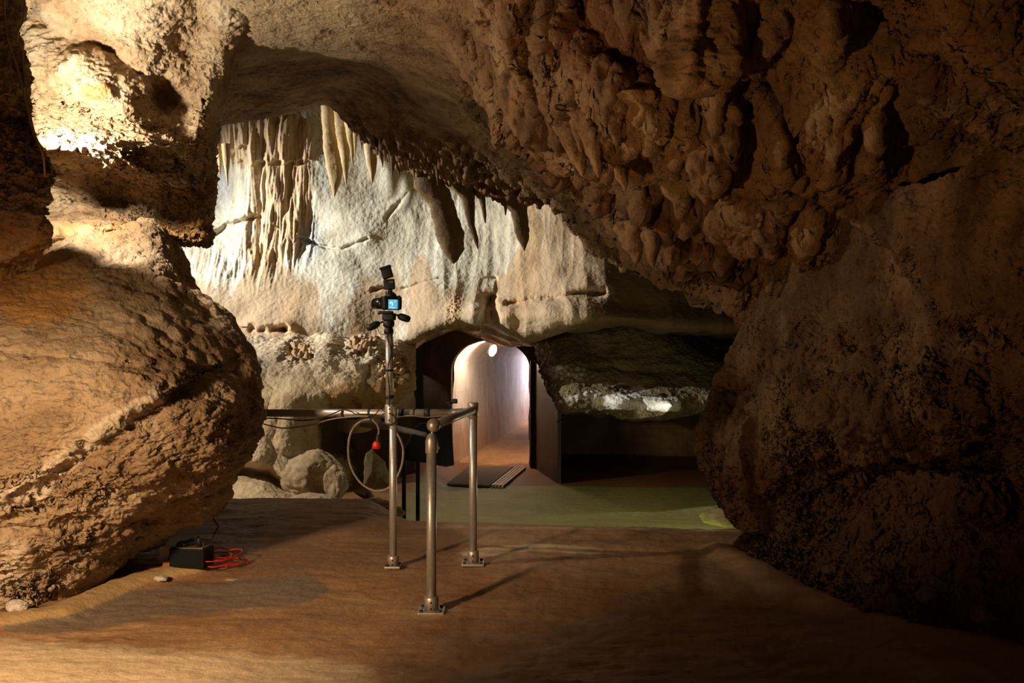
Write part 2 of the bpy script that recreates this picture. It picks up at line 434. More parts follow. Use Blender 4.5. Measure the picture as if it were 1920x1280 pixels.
# ------------------------------------------------------------------ left boulder
def build_boulder():
    rows = [
        [(-250, 500, 7.2), (0, 505, 7.2), (110, 470, 7.2), (200, 455, 7.2), (270, 445, 7.2), (290, 450, 7.3), (300, 452, 7.5), (290, 470, 8.2)],
        [(-250, 500, 6.4), (0, 500, 6.3), (110, 455, 6.4), (200, 440, 6.5), (285, 424, 6.6), (320, 448, 6.8), (345, 475, 7.1), (330, 500, 8.2)],
        [(-250, 560, 5.6), (0, 570, 5.6), (120, 545, 5.7), (230, 540, 5.8), (320, 535, 6.0), (365, 535, 6.3), (388, 540, 6.8), (360, 560, 8)],
        [(-250, 660, 5.3), (0, 660, 5.3), (130, 655, 5.3), (250, 650, 5.4), (360, 645, 5.7), (420, 645, 6.1), (448, 645, 6.6), (410, 660, 7.8)],
        [(-250, 780, 5.15), (0, 780, 5.15), (140, 775, 5.15), (270, 775, 5.25), (390, 770, 5.5), (455, 770, 5.95), (483, 772, 6.5), (440, 775, 7.6)],
        [(-250, 880, 5.15), (0, 880, 5.15), (140, 875, 5.2), (260, 870, 5.3), (380, 860, 5.55), (445, 850, 5.95), (474, 845, 6.4), (430, 850, 7.5)],
        [(-250, 1000, 5.3), (0, 990, 5.3), (130, 975, 5.4), (240, 960, 5.55), (330, 950, 5.8), (385, 945, 6.05), (415, 940, 6.4), (380, 930, 7.3)],
        [(-250, 1090, 5.5), (0, 1075, 5.5), (110, 1060, 5.6), (200, 1040, 5.8), (268, 1012, 6.05), (312, 996, 6.25), (340, 988, 6.5), (320, 970, 7.1)],
        [(-250, 1170, 5.5), (0, 1140, 5.65), (90, 1120, 5.8), (165, 1100, 5.95), (215, 1072, 6.2), (255, 1040, 6.45), (280, 1018, 6.7), (270, 990, 7.1)],
        [(-250, 1190, 5.9), (0, 1150, 6.1), (90, 1120, 6.3), (160, 1098, 6.4), (200, 1070, 6.8), (230, 1045, 7.0), (250, 1025, 7.1), (245, 1000, 7.3)],
    ]
    P = sheet(rows, 560, 760); s = facing(P)
    x, y = pix(P)
    P = push(P, 0.16 * fbm(P, 0.9, 3, st=(1, 1, 1.4)), s)
    x, y = pix(P)
    # seams and steps of the bedding seen on the face
    d, sd = polydist(x, y, [(-100, 990), (150, 985), (330, 965), (420, 900)])
    P = toward(P, 0.07 * np.exp(-(d / 9) ** 2))
    d, sd = polydist(x, y, [(-60, 960), (60, 915), (140, 850), (220, 790), (300, 745)])
    P = toward(P, -0.10 * ss(-14, 14, -sd) * np.exp(-(d / 120) ** 2))
    d, sd = polydist(x, y, [(0, 660), (180, 680), (330, 690), (440, 700)])
    P = toward(P, 0.035 * np.exp(-(d / 6) ** 2))
    # smooth rounded scallops on the lit shoulder, rough crust lower down
    shoulder = np.exp(-((x - 330) / 110) ** 2 - ((y - 590) / 110) ** 2)
    wl = worley(P, 8.5, (1, 1, 0.75))
    P = push(P, -0.045 * np.clip(wl, 0, 1) * np.clip(shoulder * 1.6, 0, 1), s)
    low = ss(640, 760, y)
    P = push(P, 0.040 * ridged(P, 2.6, 5, 0.55, st=(1, 1, 2.4)) * (0.55 + 0.7 * low) * (1 - 0.6 * shoulder), s)
    P = push(P, 0.026 * fbm(P, 8, 5, 0.66, st=(1, 1, 1.6)) * (0.8 + 0.7 * low), s)
    P = push(P, 0.03 * ridged(P, 5, 4, 0.6, off=9) * (1 - ss(500, 600, y)), s)
    crust = ss(0.0, 0.3, fbm(P, 1.8, 3, off=5)) * ss(820, 940, y)
    P = push(P, -0.035 * worley(P, 16) * crust, s)
    x, y = pix(P)
    at = {'ochre': np.exp(-((x - 60) / 120) ** 2 - ((y - 540) / 70) ** 2) + 0.28 * np.exp(-((x - 50) / 110) ** 2 - ((y - 800) / 90) ** 2) + 0.45 * np.exp(-((x - 240) / 80) ** 2 - ((y - 430) / 40) ** 2) + 0.3 * fbm(P, 1.5, off=3)}  # first ochre term paints an orange lamp glow; the others are rock colour
    d1, _ = polydist(x, y, [(-60, 960), (60, 915), (140, 850), (220, 790), (300, 745)])
    at['pale'] = 0.85 * np.exp(-(d1 / 24) ** 2) + 0.7 * np.exp(-((x - 20) / 60) ** 2 - ((y - 1060) / 60) ** 2) + 0.8 * np.exp(-((x - 75) / 20) ** 2 - ((y - 918) / 25) ** 2) + 0.45 * shoulder
    o = grid_mesh('boulder', P, M['boulder'], s, attrs=at)
    tag(o, 'huge tan boulder resting on the cave floor at the left', 'boulder')


build_boulder()


# ------------------------------------------------------------------ left wall above the boulder
def build_wall_left():
    # left to right: near pillar, its right edge, the pocket behind it (where a lamp hides), then the lit rock
    rows = [
        [(-300, -240, 4.6), (-60, -240, 4.9), (40, -240, 5.2), (-70, -240, 5.45), (-70, -240, 7), (140, -240, 6.5), (280, -240, 6.4), (370, -230, 6.7), (470, -230, 6.9), (540, -230, 8.5)],
        [(-300, -60, 4.6), (-60, -60, 4.9), (36, -60, 5.2), (-70, -60, 5.45), (-70, -60, 7), (150, -60, 6.5), (280, -60, 6.4), (370, -50, 6.7), (470, -40, 7), (540, -60, 8.5)],
        [(-300, 60, 4.6), (-60, 60, 4.9), (40, 60, 5.2), (-70, 60, 5.45), (-70, 60, 7), (150, 60, 6.8), (270, 60, 6.85), (360, 60, 7.15), (436, 80, 7.3), (480, 60, 8.8)],
        [(-300, 150, 4.6), (-60, 150, 4.9), (52, 150, 5.2), (-70, 150, 5.45), (-70, 150, 7), (140, 150, 6.8), (250, 150, 6.85), (340, 150, 7.15), (416, 150, 7.4), (430, 140, 8.8)],
        [(-300, 230, 4.6), (-60, 230, 4.9), (66, 230, 5.2), (-70, 230, 5.45), (-70, 220, 7), (130, 230, 6.8), (250, 240, 6.85), (330, 250, 7.15), (382, 235, 7.2), (395, 235, 8.6)],
        [(-300, 270, 4.7), (-60, 270, 5), (80, 275, 5.2), (-70, 275, 5.45), (-70, 262, 7), (150, 272, 6.15), (250, 300, 6.05), (320, 326, 6.3), (382, 338, 6.9), (390, 330, 8.5)],
        [(-300, 310, 4.8), (-60, 320, 5.1), (88, 320, 5.3), (-70, 320, 5.55), (-70, 285, 7), (150, 298, 7), (250, 322, 6.95), (320, 345, 7), (384, 358, 7.2), (392, 350, 8.5)],
        [(-300, 400, 4.9), (-60, 410, 5.2), (84, 410, 5.4), (-70, 410, 5.65), (-70, 388, 7), (150, 388, 7.4), (250, 393, 7.35), (320, 416, 7.3), (382, 430, 7.3), (390, 430, 8.5)],
        [(-300, 440, 5.1), (-60, 470, 5.4), (80, 462, 5.6), (-70, 462, 5.85), (-70, 450, 7), (160, 440, 6.55), (250, 438, 6.6), (320, 446, 6.85), (384, 446, 7.1), (390, 445, 8.5)],
        [(-300, 540, 5.6), (-60, 560, 5.8), (60, 545, 6.2), (-70, 545, 6.45), (-70, 500, 7), (170, 470, 7.2), (250, 460, 7.3), (320, 460, 7.4), (378, 460, 7.6), (388, 458, 8.5)],
    ]
    P = sheet(rows, 640, 700); s = facing(P)
    x, y = pix(P)
    # the diagonal lobe that catches the lamp, and the hollow to its right
    d, sd = polydist(x, y, [(140, 130), (210, 190), (290, 250), (350, 300)])
    P = toward(P, -0.22 * np.exp(-(d / 42) ** 2) * (P[..., 1] > 5.8))
    P = toward(P, 0.30 * np.exp(-((x - 300) / 28) ** 2 - ((y - 185) / 32) ** 2))
    d, sd = polydist(x, y, [(150, 190), (190, 240), (260, 290)])
    P = toward(P, 0.12 * np.exp(-(d / 8) ** 2))
    d, sd = polydist(x, y, [(60, 20), (110, 70), (190, 90), (250, 140)])
    P = toward(P, 0.16 * np.exp(-(d / 18) ** 2))
    P = push(P, 0.13 * fbm(P, 1.4, 3), s)
    P = push(P, 0.055 * ridged(P, 3.0, 5, 0.6, st=(1, 1, 1.3), off=2), s)
    P = push(P, 0.03 * fbm(P, 12, 4, 0.65), s)
    x, y = pix(P)
    ragged = np.exp(-((y - (300 + (x - 100) * 0.2)) / 120) ** 2)
    P = push(P, -0.035 * worley(P, 13) * ragged, s)
    at = {'ochre': 0.7 * np.exp(-((x - 180) / 40) ** 2 - ((y - 170) / 30) ** 2) + 0.55 * ss(380, 430, y) + 0.35 * fbm(P, 2.0, off=8)}
    o = grid_mesh('wall_left', P, M['wall_left'], s, attrs=at); tag(o, kind='structure')


build_wall_left()


# ------------------------------------------------------------------ ceiling
CX = []


def ceil_d(px, py, r=10):
    """distance of the nearest ceiling rock about a point of the view"""
    x, y, d = CX[0]; m = (np.abs(x - px) < r) & (np.abs(y - py) < r)
    return float(d[m].min()) if m.any() else 6.5


def build_ceiling():
    cols = [
        [(300, -250, 5.7), (330, -60, 6.9), (380, 40, 7.5), (432, 106, 7.9), (420, 125, 8.8), (400, 190, 10.2), (390, 240, 11.4), (390, 100, 13.4)],
        [(430, -250, 5.3), (440, -60, 6.4), (450, 40, 7.1), (462, 96, 7.8), (450, 118, 8.8), (430, 175, 10.2), (430, 228, 11.4), (430, 100, 13.4)],
        [(560, -250, 5.2), (560, -60, 6.3), (560, 30, 7), (560, 86, 7.8), (555, 112, 8.9), (550, 165, 10.3), (550, 208, 11.5), (550, 100, 13.4)],
        [(650, -250, 5.2), (650, -60, 6.2), (645, 30, 7), (645, 84, 7.8), (640, 112, 8.9), (630, 155, 10.3), (632, 197, 11.6), (635, 100, 13.4)],
        [(740, -250, 5.2), (740, -60, 6.2), (735, 30, 7), (730, 88, 7.8), (725, 125, 9), (715, 185, 10.4), (725, 276, 11.8), (730, 150, 13.6)],
        [(820, -250, 5.1), (820, -60, 6.1), (815, 40, 6.9), (810, 115, 7.8), (805, 160, 9), (795, 230, 10.5), (795, 304, 11.9), (800, 200, 13.8)],
        [(900, -250, 5), (900, -60, 5.9), (895, 50, 6.5), (905, 150, 7.4), (895, 185, 8.8), (880, 250, 10.5), (890, 322, 12), (890, 200, 14)],
        [(980, -250, 5), (980, -60, 5.7), (985, 60, 6.2), (975, 215, 6.9), (965, 235, 8.4), (950, 280, 10.3), (960, 325, 12.1), (960, 200, 14)],
        [(1090, -250, 4.9), (1085, -50, 5.6), (1080, 110, 5.9), (1100, 270, 6.4), (1085, 315, 7.8), (1065, 330, 10), (1040, 345, 12.2), (1040, 250, 14)],
        [(1230, -250, 4.8), (1240, -50, 5.4), (1240, 110, 5.6), (1240, 270, 6.1), (1230, 370, 7), (1195, 435, 8.6), (1150, 455, 11.5), (1130, 330, 14)],
        [(1400, -250, 4.7), (1400, -50, 5.2), (1400, 120, 5.4), (1400, 280, 5.9), (1385, 385, 6.7), (1345, 465, 7.9), (1305, 492, 9), (1260, 380, 13)],
        [(1560, -250, 4.5), (1560, -50, 5), (1560, 120, 5.2), (1550, 270, 5.6), (1535, 390, 6.4), (1485, 485, 7.3), (1420, 545, 8.4), (1420, 380, 11)],
        [(1760, -250, 4.2), (1760, -50, 4.6), (1750, 100, 4.9), (1740, 230, 5.3), (1700, 350, 5.8), (1650, 480, 6.6), (1560, 600, 7.7), (1600, 500, 9)],
        [(2050, -250, 3.8), (2050, -50, 4.2), (2040, 80, 4.5), (2030, 180, 4.9), (2000, 300, 5.4), (1950, 450, 6.0), (1850, 600, 6.9), (1850, 500, 9)],
        [(2900, -450, 3.4), (2900, -200, 3.6), (2850, 0, 3.9), (2800, 120, 4.2), (2700, 260, 4.8), (2500, 430, 5.6), (2300, 600, 6.7), (2300, 500, 9)],
    ]
    rows = [[c[k] for c in cols] for k in range(8)]
    P = sheet(rows, 1240, 640); s = facing(P)
    x, y = pix(P)
    right = ss(820, 960, x); depth = P[..., 1]
    P = push(P, (0.08 + 0.12 * right) * fbm(P, 1.0, 3, off=4), s)
    # lobes, ledges and hollows of the hanging mass
    for bx, by, rx, ry, a in ((1090, 190, 130, 75, -0.34), (980, 190, 40, 70, -0.22), (1330, 70, 60, 90, -0.28), (1345, 140, 50, 60, -0.2), (1340, 250, 150, 26, -0.26), (1430, 90, 50, 70, -0.16),
                              (1560, 60, 40, 55, -0.25), (1240, 245, 70, 30, 0.35), (1150, 60, 110, 60, 0.16), (1480, 330, 70, 50, -0.22), (1590, 230, 110, 60, -0.14), (1640, 60, 60, 50, 0.30),
                              (1320, 385, 90, 22, 0.30), (1240, 345, 60, 30, -0.2), (1210, 440, 60, 50, -0.25), (1420, 450, 60, 40, -0.2), (1130, 400, 70, 50, -0.3), (940, 100, 50, 60, -0.1), (1790, 90, 60, 50, 0.2)):
        P = toward(P, a * np.exp(-((x - bx) / rx) ** 2 - ((y - by) / ry) ** 2))
    d, sd = polydist(x, y, [(1800, 0), (1850, 90), (1920, 190), (2000, 260)])
    P = toward(P, -0.3 * ss(-12, 12, sd * -1) * np.exp(-(d / 150) ** 2))
    for pts, a, wd in (([(1240, 40), (1270, 110), (1255, 180), (1200, 240)], 0.25, 14), ([(1000, 0), (990, 90), (1010, 180), (1040, 250)], 0.15, 12), ([(1440, 20), (1400, 120), (1450, 200), (1520, 300)], 0.2, 18), ([(1120, 350), (1230, 330), (1330, 300), (1400, 260)], 0.22, 12), ([(1550, 320), (1480, 400), (1460, 480)], 0.18, 14)):
        d, _ = polydist(x, y, pts); P = toward(P, a * np.exp(-(d / wd) ** 2))
    # stepped curtains: rock that drops towards the back in short steep fronts with scalloped hems
    warp = 1.1 * fbm(P, 0.55, 3, st=(1, 0.5, 0), off=51) + 0.28 * ridged(P, 3.4, 3, 0.55, st=(1, 0.25, 0), off=53) + 0.25 * x / 500
    t = P[..., 1] * 0.95 + warp; fr_ = t - np.floor(t)
    stepw = right * (1 - ss(1650, 1800, x)) * (1 - ss(8.6, 9.8, depth)) * ss(4.6, 5.2, depth)
    P[..., 2] -= 0.30 * stepw * (ss(0.0, 0.30, fr_) * (1 - ss(0.32, 1.0, fr_)) - 0.62)
    # dripping flutes
    fl = ridged(P, 5.5, 3, 0.55, st=(1, 0.7, 0.16), off=1)
    P = push(P, 0.085 * fl * right * (1 - 0.5 * ss(1500, 1650, x)), s)
    P[..., 2] -= right * 0.20 * np.clip(ridged(P, 2.6, 3, st=(1, 1, 0.15), off=7) - 0.15, 0, 1) * np.exp(-((x - 1200) / 330) ** 2)
    back = ss(8.6, 9.6, depth) * (1 - ss(13.0, 13.6, depth))
    fr = np.clip(ridged(P, 5.5, 3, st=(1, 0.5, 0.1), off=11) - 0.1, 0, 1)
    P[..., 2] -= 0.24 * fr * back * ss(600, 680, x) * ss(10.2, 11.8, depth)
    P = push(P, 0.045 * ridged(P, 3.2, 5, 0.62, st=(1, 1, 0.6), off=6) * (0.6 + 0.75 * right), s)
    P = push(P, 0.028 * fbm(P, 11, 4, 0.68, st=(1, 1, 0.6)) * (0.6 + 0.6 * right), s)
    holes = ss(0.1, 0.4, fbm(P, 1.5, 3, off=15)) * right
    P = push(P, -0.02 * worley(P, 15) * holes, s)
    x, y = pix(P)
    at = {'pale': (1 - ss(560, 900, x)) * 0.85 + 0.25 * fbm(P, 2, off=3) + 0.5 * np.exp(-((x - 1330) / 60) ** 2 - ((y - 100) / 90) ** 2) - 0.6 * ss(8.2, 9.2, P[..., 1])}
    at['rust'] = 0.7 * np.exp(-((x - 1130) / 120) ** 2 - ((y - 90) / 80) ** 2) + 0.5 * ss(-0.05, 0.3, fbm(P, 0.9, 3, off=21)) * right + 0.35 * ss(9, 11, P[..., 1]) * ss(620, 700, x)
    CX.append((x[::3, ::3].ravel(), y[::3, ::3].ravel(), P[::3, ::3, 1].ravel()))
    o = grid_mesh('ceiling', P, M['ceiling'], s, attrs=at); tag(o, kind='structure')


build_ceiling()


# ------------------------------------------------------------------ right wall
def build_wall_right():
    rows = [
        [(1440, 400, 9.5), (1400, 430, 8.2), (1440, 410, 7.6), (1520, 400, 6.9), (1630, 370, 6.2), (1760, 330, 5.6), (1920, 270, 5.0), (2300, 200, 4.2), (3200, 90, 3.36)],
        [(1430, 560, 9.5), (1412, 560, 8.3), (1455, 530, 7.7), (1510, 500, 7), (1630, 480, 6.2), (1760, 450, 5.5), (1920, 420, 4.8), (2300, 400, 4), (3200, 340, 3.2)],
        [(1430, 620, 9.5), (1400, 620, 8.3), (1436, 615, 7.6), (1500, 610, 6.9), (1620, 600, 6.2), (1750, 590, 5.5), (1920, 560, 4.8), (2300, 560, 4), (3200, 540, 3.2)],
        [(1410, 720, 9.4), (1374, 715, 8.2), (1414, 705, 7.5), (1490, 700, 6.85), (1610, 695, 6.15), (1740, 690, 5.5), (1920, 690, 4.8), (2300, 700, 4), (3200, 715, 3.2)],
        [(1390, 800, 9.2), (1343, 795, 8.0), (1386, 790, 7.4), (1470, 785, 6.75), (1600, 780, 6.1), (1730, 780, 5.5), (1900, 770, 4.85), (2300, 800, 4), (3200, 840, 3.2)],
        [(1390, 870, 9.2), (1338, 860, 8.0), (1384, 860, 7.45), (1470, 860, 6.8), (1600, 850, 6.3), (1730, 840, 5.95), (1900, 840, 5.4), (2300, 870, 4.3), (3200, 927, 3.44)],
        [(1400, 930, 9), (1366, 925, 8.0), (1402, 930, 7.5), (1475, 935, 6.9), (1600, 930, 6.35), (1730, 925, 5.95), (1900, 930, 5.4), (2300, 980, 4.3), (3200, 1065, 3.44)],
        [(1440, 975, 9), (1408, 985, 7.9), (1430, 1000, 7.3), (1500, 1010, 6.7), (1610, 1020, 6.1), (1730, 1030, 5.65), (1900, 1050, 5.15), (2300, 1100, 4.1), (3200, 1215, 3.28)],
        [(1460, 1000, 8.5), (1400, 1045, 7.0), (1440, 1075, 6.5), (1510, 1105, 6.1), (1620, 1140, 5.6), (1740, 1170, 5.25), (1900, 1200, 4.95), (2300, 1290, 4), (3200, 1452, 3.2)],
        [(1460, 1040, 8.5), (1420, 1080, 7.0), (1450, 1110, 6.5), (1520, 1140, 6.1), (1630, 1180, 5.6), (1750, 1220, 5.25), (1910, 1250, 4.95), (2310, 1340, 4), (3210, 1515, 3.2)],
    ]
    P = sheet(rows, 840, 800); s = facing(P)
    x, y = pix(P)
    # the big leaning slab at the upper right stands proud of the wall above and below it
    poly = [(1588, 385), (1760, 300), (1960, 205), (2200, 100)]
    d, sd = polydist(x, y, poly); up = ss(-10, 10, sd)
    lowedge = [(1588, 385), (1625, 440), (1700, 480), (1745, 545), (1760, 600), (1960, 640), (2300, 660)]
    d2, sd2 = polydist(x, y, lowedge); dn = ss(-22, 22, -sd2)
    P = toward(P, -0.5 * up * dn * ss(1580, 1640, x))
    for pts, a, wd in (([(1470, 470), (1480, 560), (1490, 650), (1470, 680)], 0.18, 9), ([(1330, 760), (1440, 720), (1530, 690)], 0.12, 14), ([(1600, 660), (1700, 690), (1800, 640), (1920, 640)], 0.16, 16), ([(1690, 520), (1700, 600), (1740, 660)], 0.12, 24),
                       ([(1560, 900), (1640, 870), (1760, 820), (1900, 800)], 0.20, 26), ([(1380, 840), (1370, 950), (1420, 1010)], 0.16, 16), ([(1430, 1000), (1560, 960), (1660, 1000)], 0.10, 10)):
        d, _ = polydist(x, y, pts); P = toward(P, a * np.exp(-(d / wd) ** 2))
    for bx, by, rx, ry, a in ((1860, 640, 60, 50, 0.2), (1900, 800, 40, 60, 0.3), (1790, 880, 110, 45, 0.3), (1830, 940, 60, 26, -0.3), (1650, 800, 100, 60, -0.12), (1350, 860, 40, 60, -0.1), (1420, 650, 40, 70, -0.1)):
        P = toward(P, a * np.exp(-((x - bx) / rx) ** 2 - ((y - by) / ry) ** 2))
    P = push(P, 0.15 * fbm(P, 1.1, 3, off=31), s)
    fl = ridged(P, 3.6, 4, 0.55, st=(1, 1, 0.4), off=33)
    mid = ss(560, 680, y) * (1 - ss(860, 960, y))
    P = push(P, 0.09 * fl * (0.4 + mid), s)
    P = push(P, 0.06 * ridged(P, 3.4, 5, 0.62, off=36) * (0.6 + 0.6 * ss(800, 950, y)), s)
    P = push(P, 0.045 * fbm(P, 9, 5, 0.68, st=(1, 1, 0.75)), s)
    cr = ss(-0.05, 0.3, fbm(P, 1.6, 3, off=41)) * ss(560, 700, y)
    P = push(P, -0.030 * worley(P, 10, (1, 1, 0.6)) * cr, s)
    x, y = pix(P)
    at = {'pale': 0.7 * np.exp(-((x - 1465) / 14) ** 2 - ((y - 610) / 60) ** 2) + 0.6 * np.exp(-((x - 1820) / 45) ** 2 - ((y - 650) / 45) ** 2) + 0.3 * fbm(P, 2, off=43) + 0.25 * (up * dn),
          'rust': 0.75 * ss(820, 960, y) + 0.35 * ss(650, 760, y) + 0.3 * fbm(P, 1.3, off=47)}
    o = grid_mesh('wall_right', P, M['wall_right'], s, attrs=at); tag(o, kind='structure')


build_wall_right()


# ------------------------------------------------------------------ pale back wall
def build_wall_back():
    xs = [280, 400, 500, 600, 700, 770, 850, 920, 1000, 1060, 1150, 1260, 1450]
    lip = [640, 640, 640, 650, 660, 640, 603, 600, 624, 606, 600, 610, 620]
    dl = [0.4, 0.2, 0, 0, 0, 0, -0.05, -0.15, -0.35, -0.5, -0.55, -0.3, 0.3]
    rows = []
    for yv, dd in ((90, 14.3), (220, 14.0), (320, 13.9), (420, 13.75), (500, 13.55), (565, 13.3)):
        rows.append([(xv, yv, dd + e) for xv, e in zip(xs, dl)])
    rows.append([(xv, l, 13.1 + e) for xv, l, e in zip(xs, lip, dl)])
    rows.append([(xv, (l + 7 if k > 4 else 720), (14.0 if k > 4 else 12.9) + e) for k, (xv, l, e) in enumerate(zip(xs, lip, dl))])
    rows.append([(xv, (640 if k in (7, 8) else l + 16 if k > 4 else 800), (15.75 if k in (7, 8) else 16.2 if k > 4 else 12.8) + e) for k, (xv, l, e) in enumerate(zip(xs, lip, dl))])
    P = sheet(rows, 1050, 700); s = facing(P)
    x, y = pix(P)
    P = push(P, 0.16 * fbm(P, 0.7, 3, off=51), s)
    # crescent cracks and shelves
    jx, jy, jw = 9 * fbm(P, 3, 3, off=201), 9 * fbm(P, 3, 4, off=207), np.clip(0.75 + 0.6 * fbm(P, 2.5, 3, off=213), 0.3, 1.4)
    jm = fbm(P, 2.2, 3, off=219)
    for pts, a, wd in (([(400, 440), (440, 415), (480, 405), (500, 415)], 0.16, 7), ([(560, 445), (600, 460), (640, 463), (690, 448)], 0.11, 4), ([(725, 405), (750, 372), (768, 357)], 0.04, 5),
                       ([(700, 540), (760, 535), (830, 525), (930, 520)], 0.06, 4), ([(905, 600), (918, 560), (925, 600)], 0.35, 12), ([(955, 570), (1050, 560), (1130, 552)], 0.2, 9), ([(470, 612), (500, 615), (530, 618)], 0.45, 8)):
        d, sd = polydist(x + jx, y + jy, pts); P = toward(P, a * np.clip(0.55 + 1.4 * jm, 0.05, 1.1) * np.exp(-(d / (wd * jw)) ** 2))
        P = toward(P, -0.15 * a * np.exp(-((sd + 1.6 * wd) / (1.6 * wd)) ** 2) * np.exp(-(d / (4 * wd)) ** 2))
    for bx, by, rx, ry, a in ((1010, 585, 90, 20, -0.2), (640, 590, 80, 40, -0.1), (820, 560, 60, 50, -0.12), (520, 330, 60, 25, -0.06)):
        P = toward(P, a * np.exp(-((x - bx) / rx) ** 2 - ((y - by) / ry) ** 2))
    # fluted dripstone on the left, lines of drip ends under each shelf
    flm = np.exp(-((x - 520) / 62) ** 4) * ss(195, 230, y) * (1 - ss(440, 520, y)) + 0.9 * np.exp(-((x - 425) / 40) ** 4) * (1 - ss(290, 330, y)) + 0.45 * np.exp(-((x - 440) / 90) ** 4) * ss(440, 480, y) * (1 - ss(500, 560, y))
    flu = 0.7 * ridged(P, 4.5, 2, 0.5, st=(1, 0.4, 0.08), off=61) + 0.6 * ridged(P, 8.5, 2, 0.5, st=(1, 0.4, 0.10), off=63)
    wob = fbm(P, 1.2, 2, st=(1, 1, 0.5), off=66)
    P = push(P, 0.085 * flm * (np.clip(flu + 0.25 * wob, -0.6, 1.4) - 0.55), s)
    step = 0.07 * (1 - ss(300, 308, y + 10 * pn(P * 9))) * np.exp(-((x - 510) / 75) ** 4) + 0.07 * (1 - ss(276, 284, y + 12 * pn(P * 8 + 3))) * np.exp(-((x - 430) / 40) ** 4)
    P = toward(P, -step)
    strk = ridged(P, 1.5, 3, 0.5, st=(1, 0.3, 0.10), off=71)
    P = push(P, 0.05 * strk * ss(700, 860, x), s)
    P = push(P, 0.011 * fbm(P, 5, 4, 0.6, st=(1, 1, 0.8)), s)
    P = push(P, 0.006 * fbm(P, 18, 3, 0.65), s)
    wet = np.exp(-((x - 850) / 16) ** 2 - ((y - 585) / 25) ** 2)
    P = push(P, 0.02 * fbm(P, 30, 2) * wet, s)
    x, y = pix(P)
    streak = fbm(P, 1.6, 4, st=(1, 0.3, 0.07), off=81)
    at = {}
    at['ochre'] = flm * (0.62 + 0.5 * flu) + 0.8 * np.exp(-((x - 562) / 18) ** 2) * ss(240, 300, y) * (1 - ss(430, 480, y)) + (1.8 * streak + 0.3) * ss(800, 900, x) * ss(380, 520, y) + 0.9 * np.exp(-((x - 850) / 22) ** 2) * ss(490, 560, y) + 0.6 * np.exp(-((x - 1000) / 22) ** 2) * (1 - ss(520, 600, y)) + 0.7 * np.exp(-((x - 545) / 28) ** 2) * ss(520, 560, y)
    at['pink'] = ss(470, 545, y + 90 * streak) * (0.85 + 0.5 * streak) + 0.75 * ss(920, 1030, x) + 0.6 * streak  # right-end term: tan rock, toned down to paint the light dimming there
    at['grey'] = 0.85 * np.exp(-((x - 415) / 28) ** 2 - ((y - 350) / 60) ** 2) + 0.9 * np.exp(-((x - 580) / 28) ** 2 - ((y - 450) / 50) ** 2) + 0.5 * streak * ss(760, 820, x) + 0.5 * np.exp(-((x - 610) / 20) ** 2 - ((y - 330) / 70) ** 2)
    at['brown'] = 0.9 * ss(1010, 1190, x + 60 * fbm(P, 1.6, 3, off=88) + 40 * streak) + 0.8 * ss(0, 30, y - (590 + 10 * streak)) * ss(760, 800, x) * (y > 500) * 0.6  # brown paints the light fading to the right; also darkens below the lip
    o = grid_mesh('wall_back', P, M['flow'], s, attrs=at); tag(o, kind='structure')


build_wall_back()


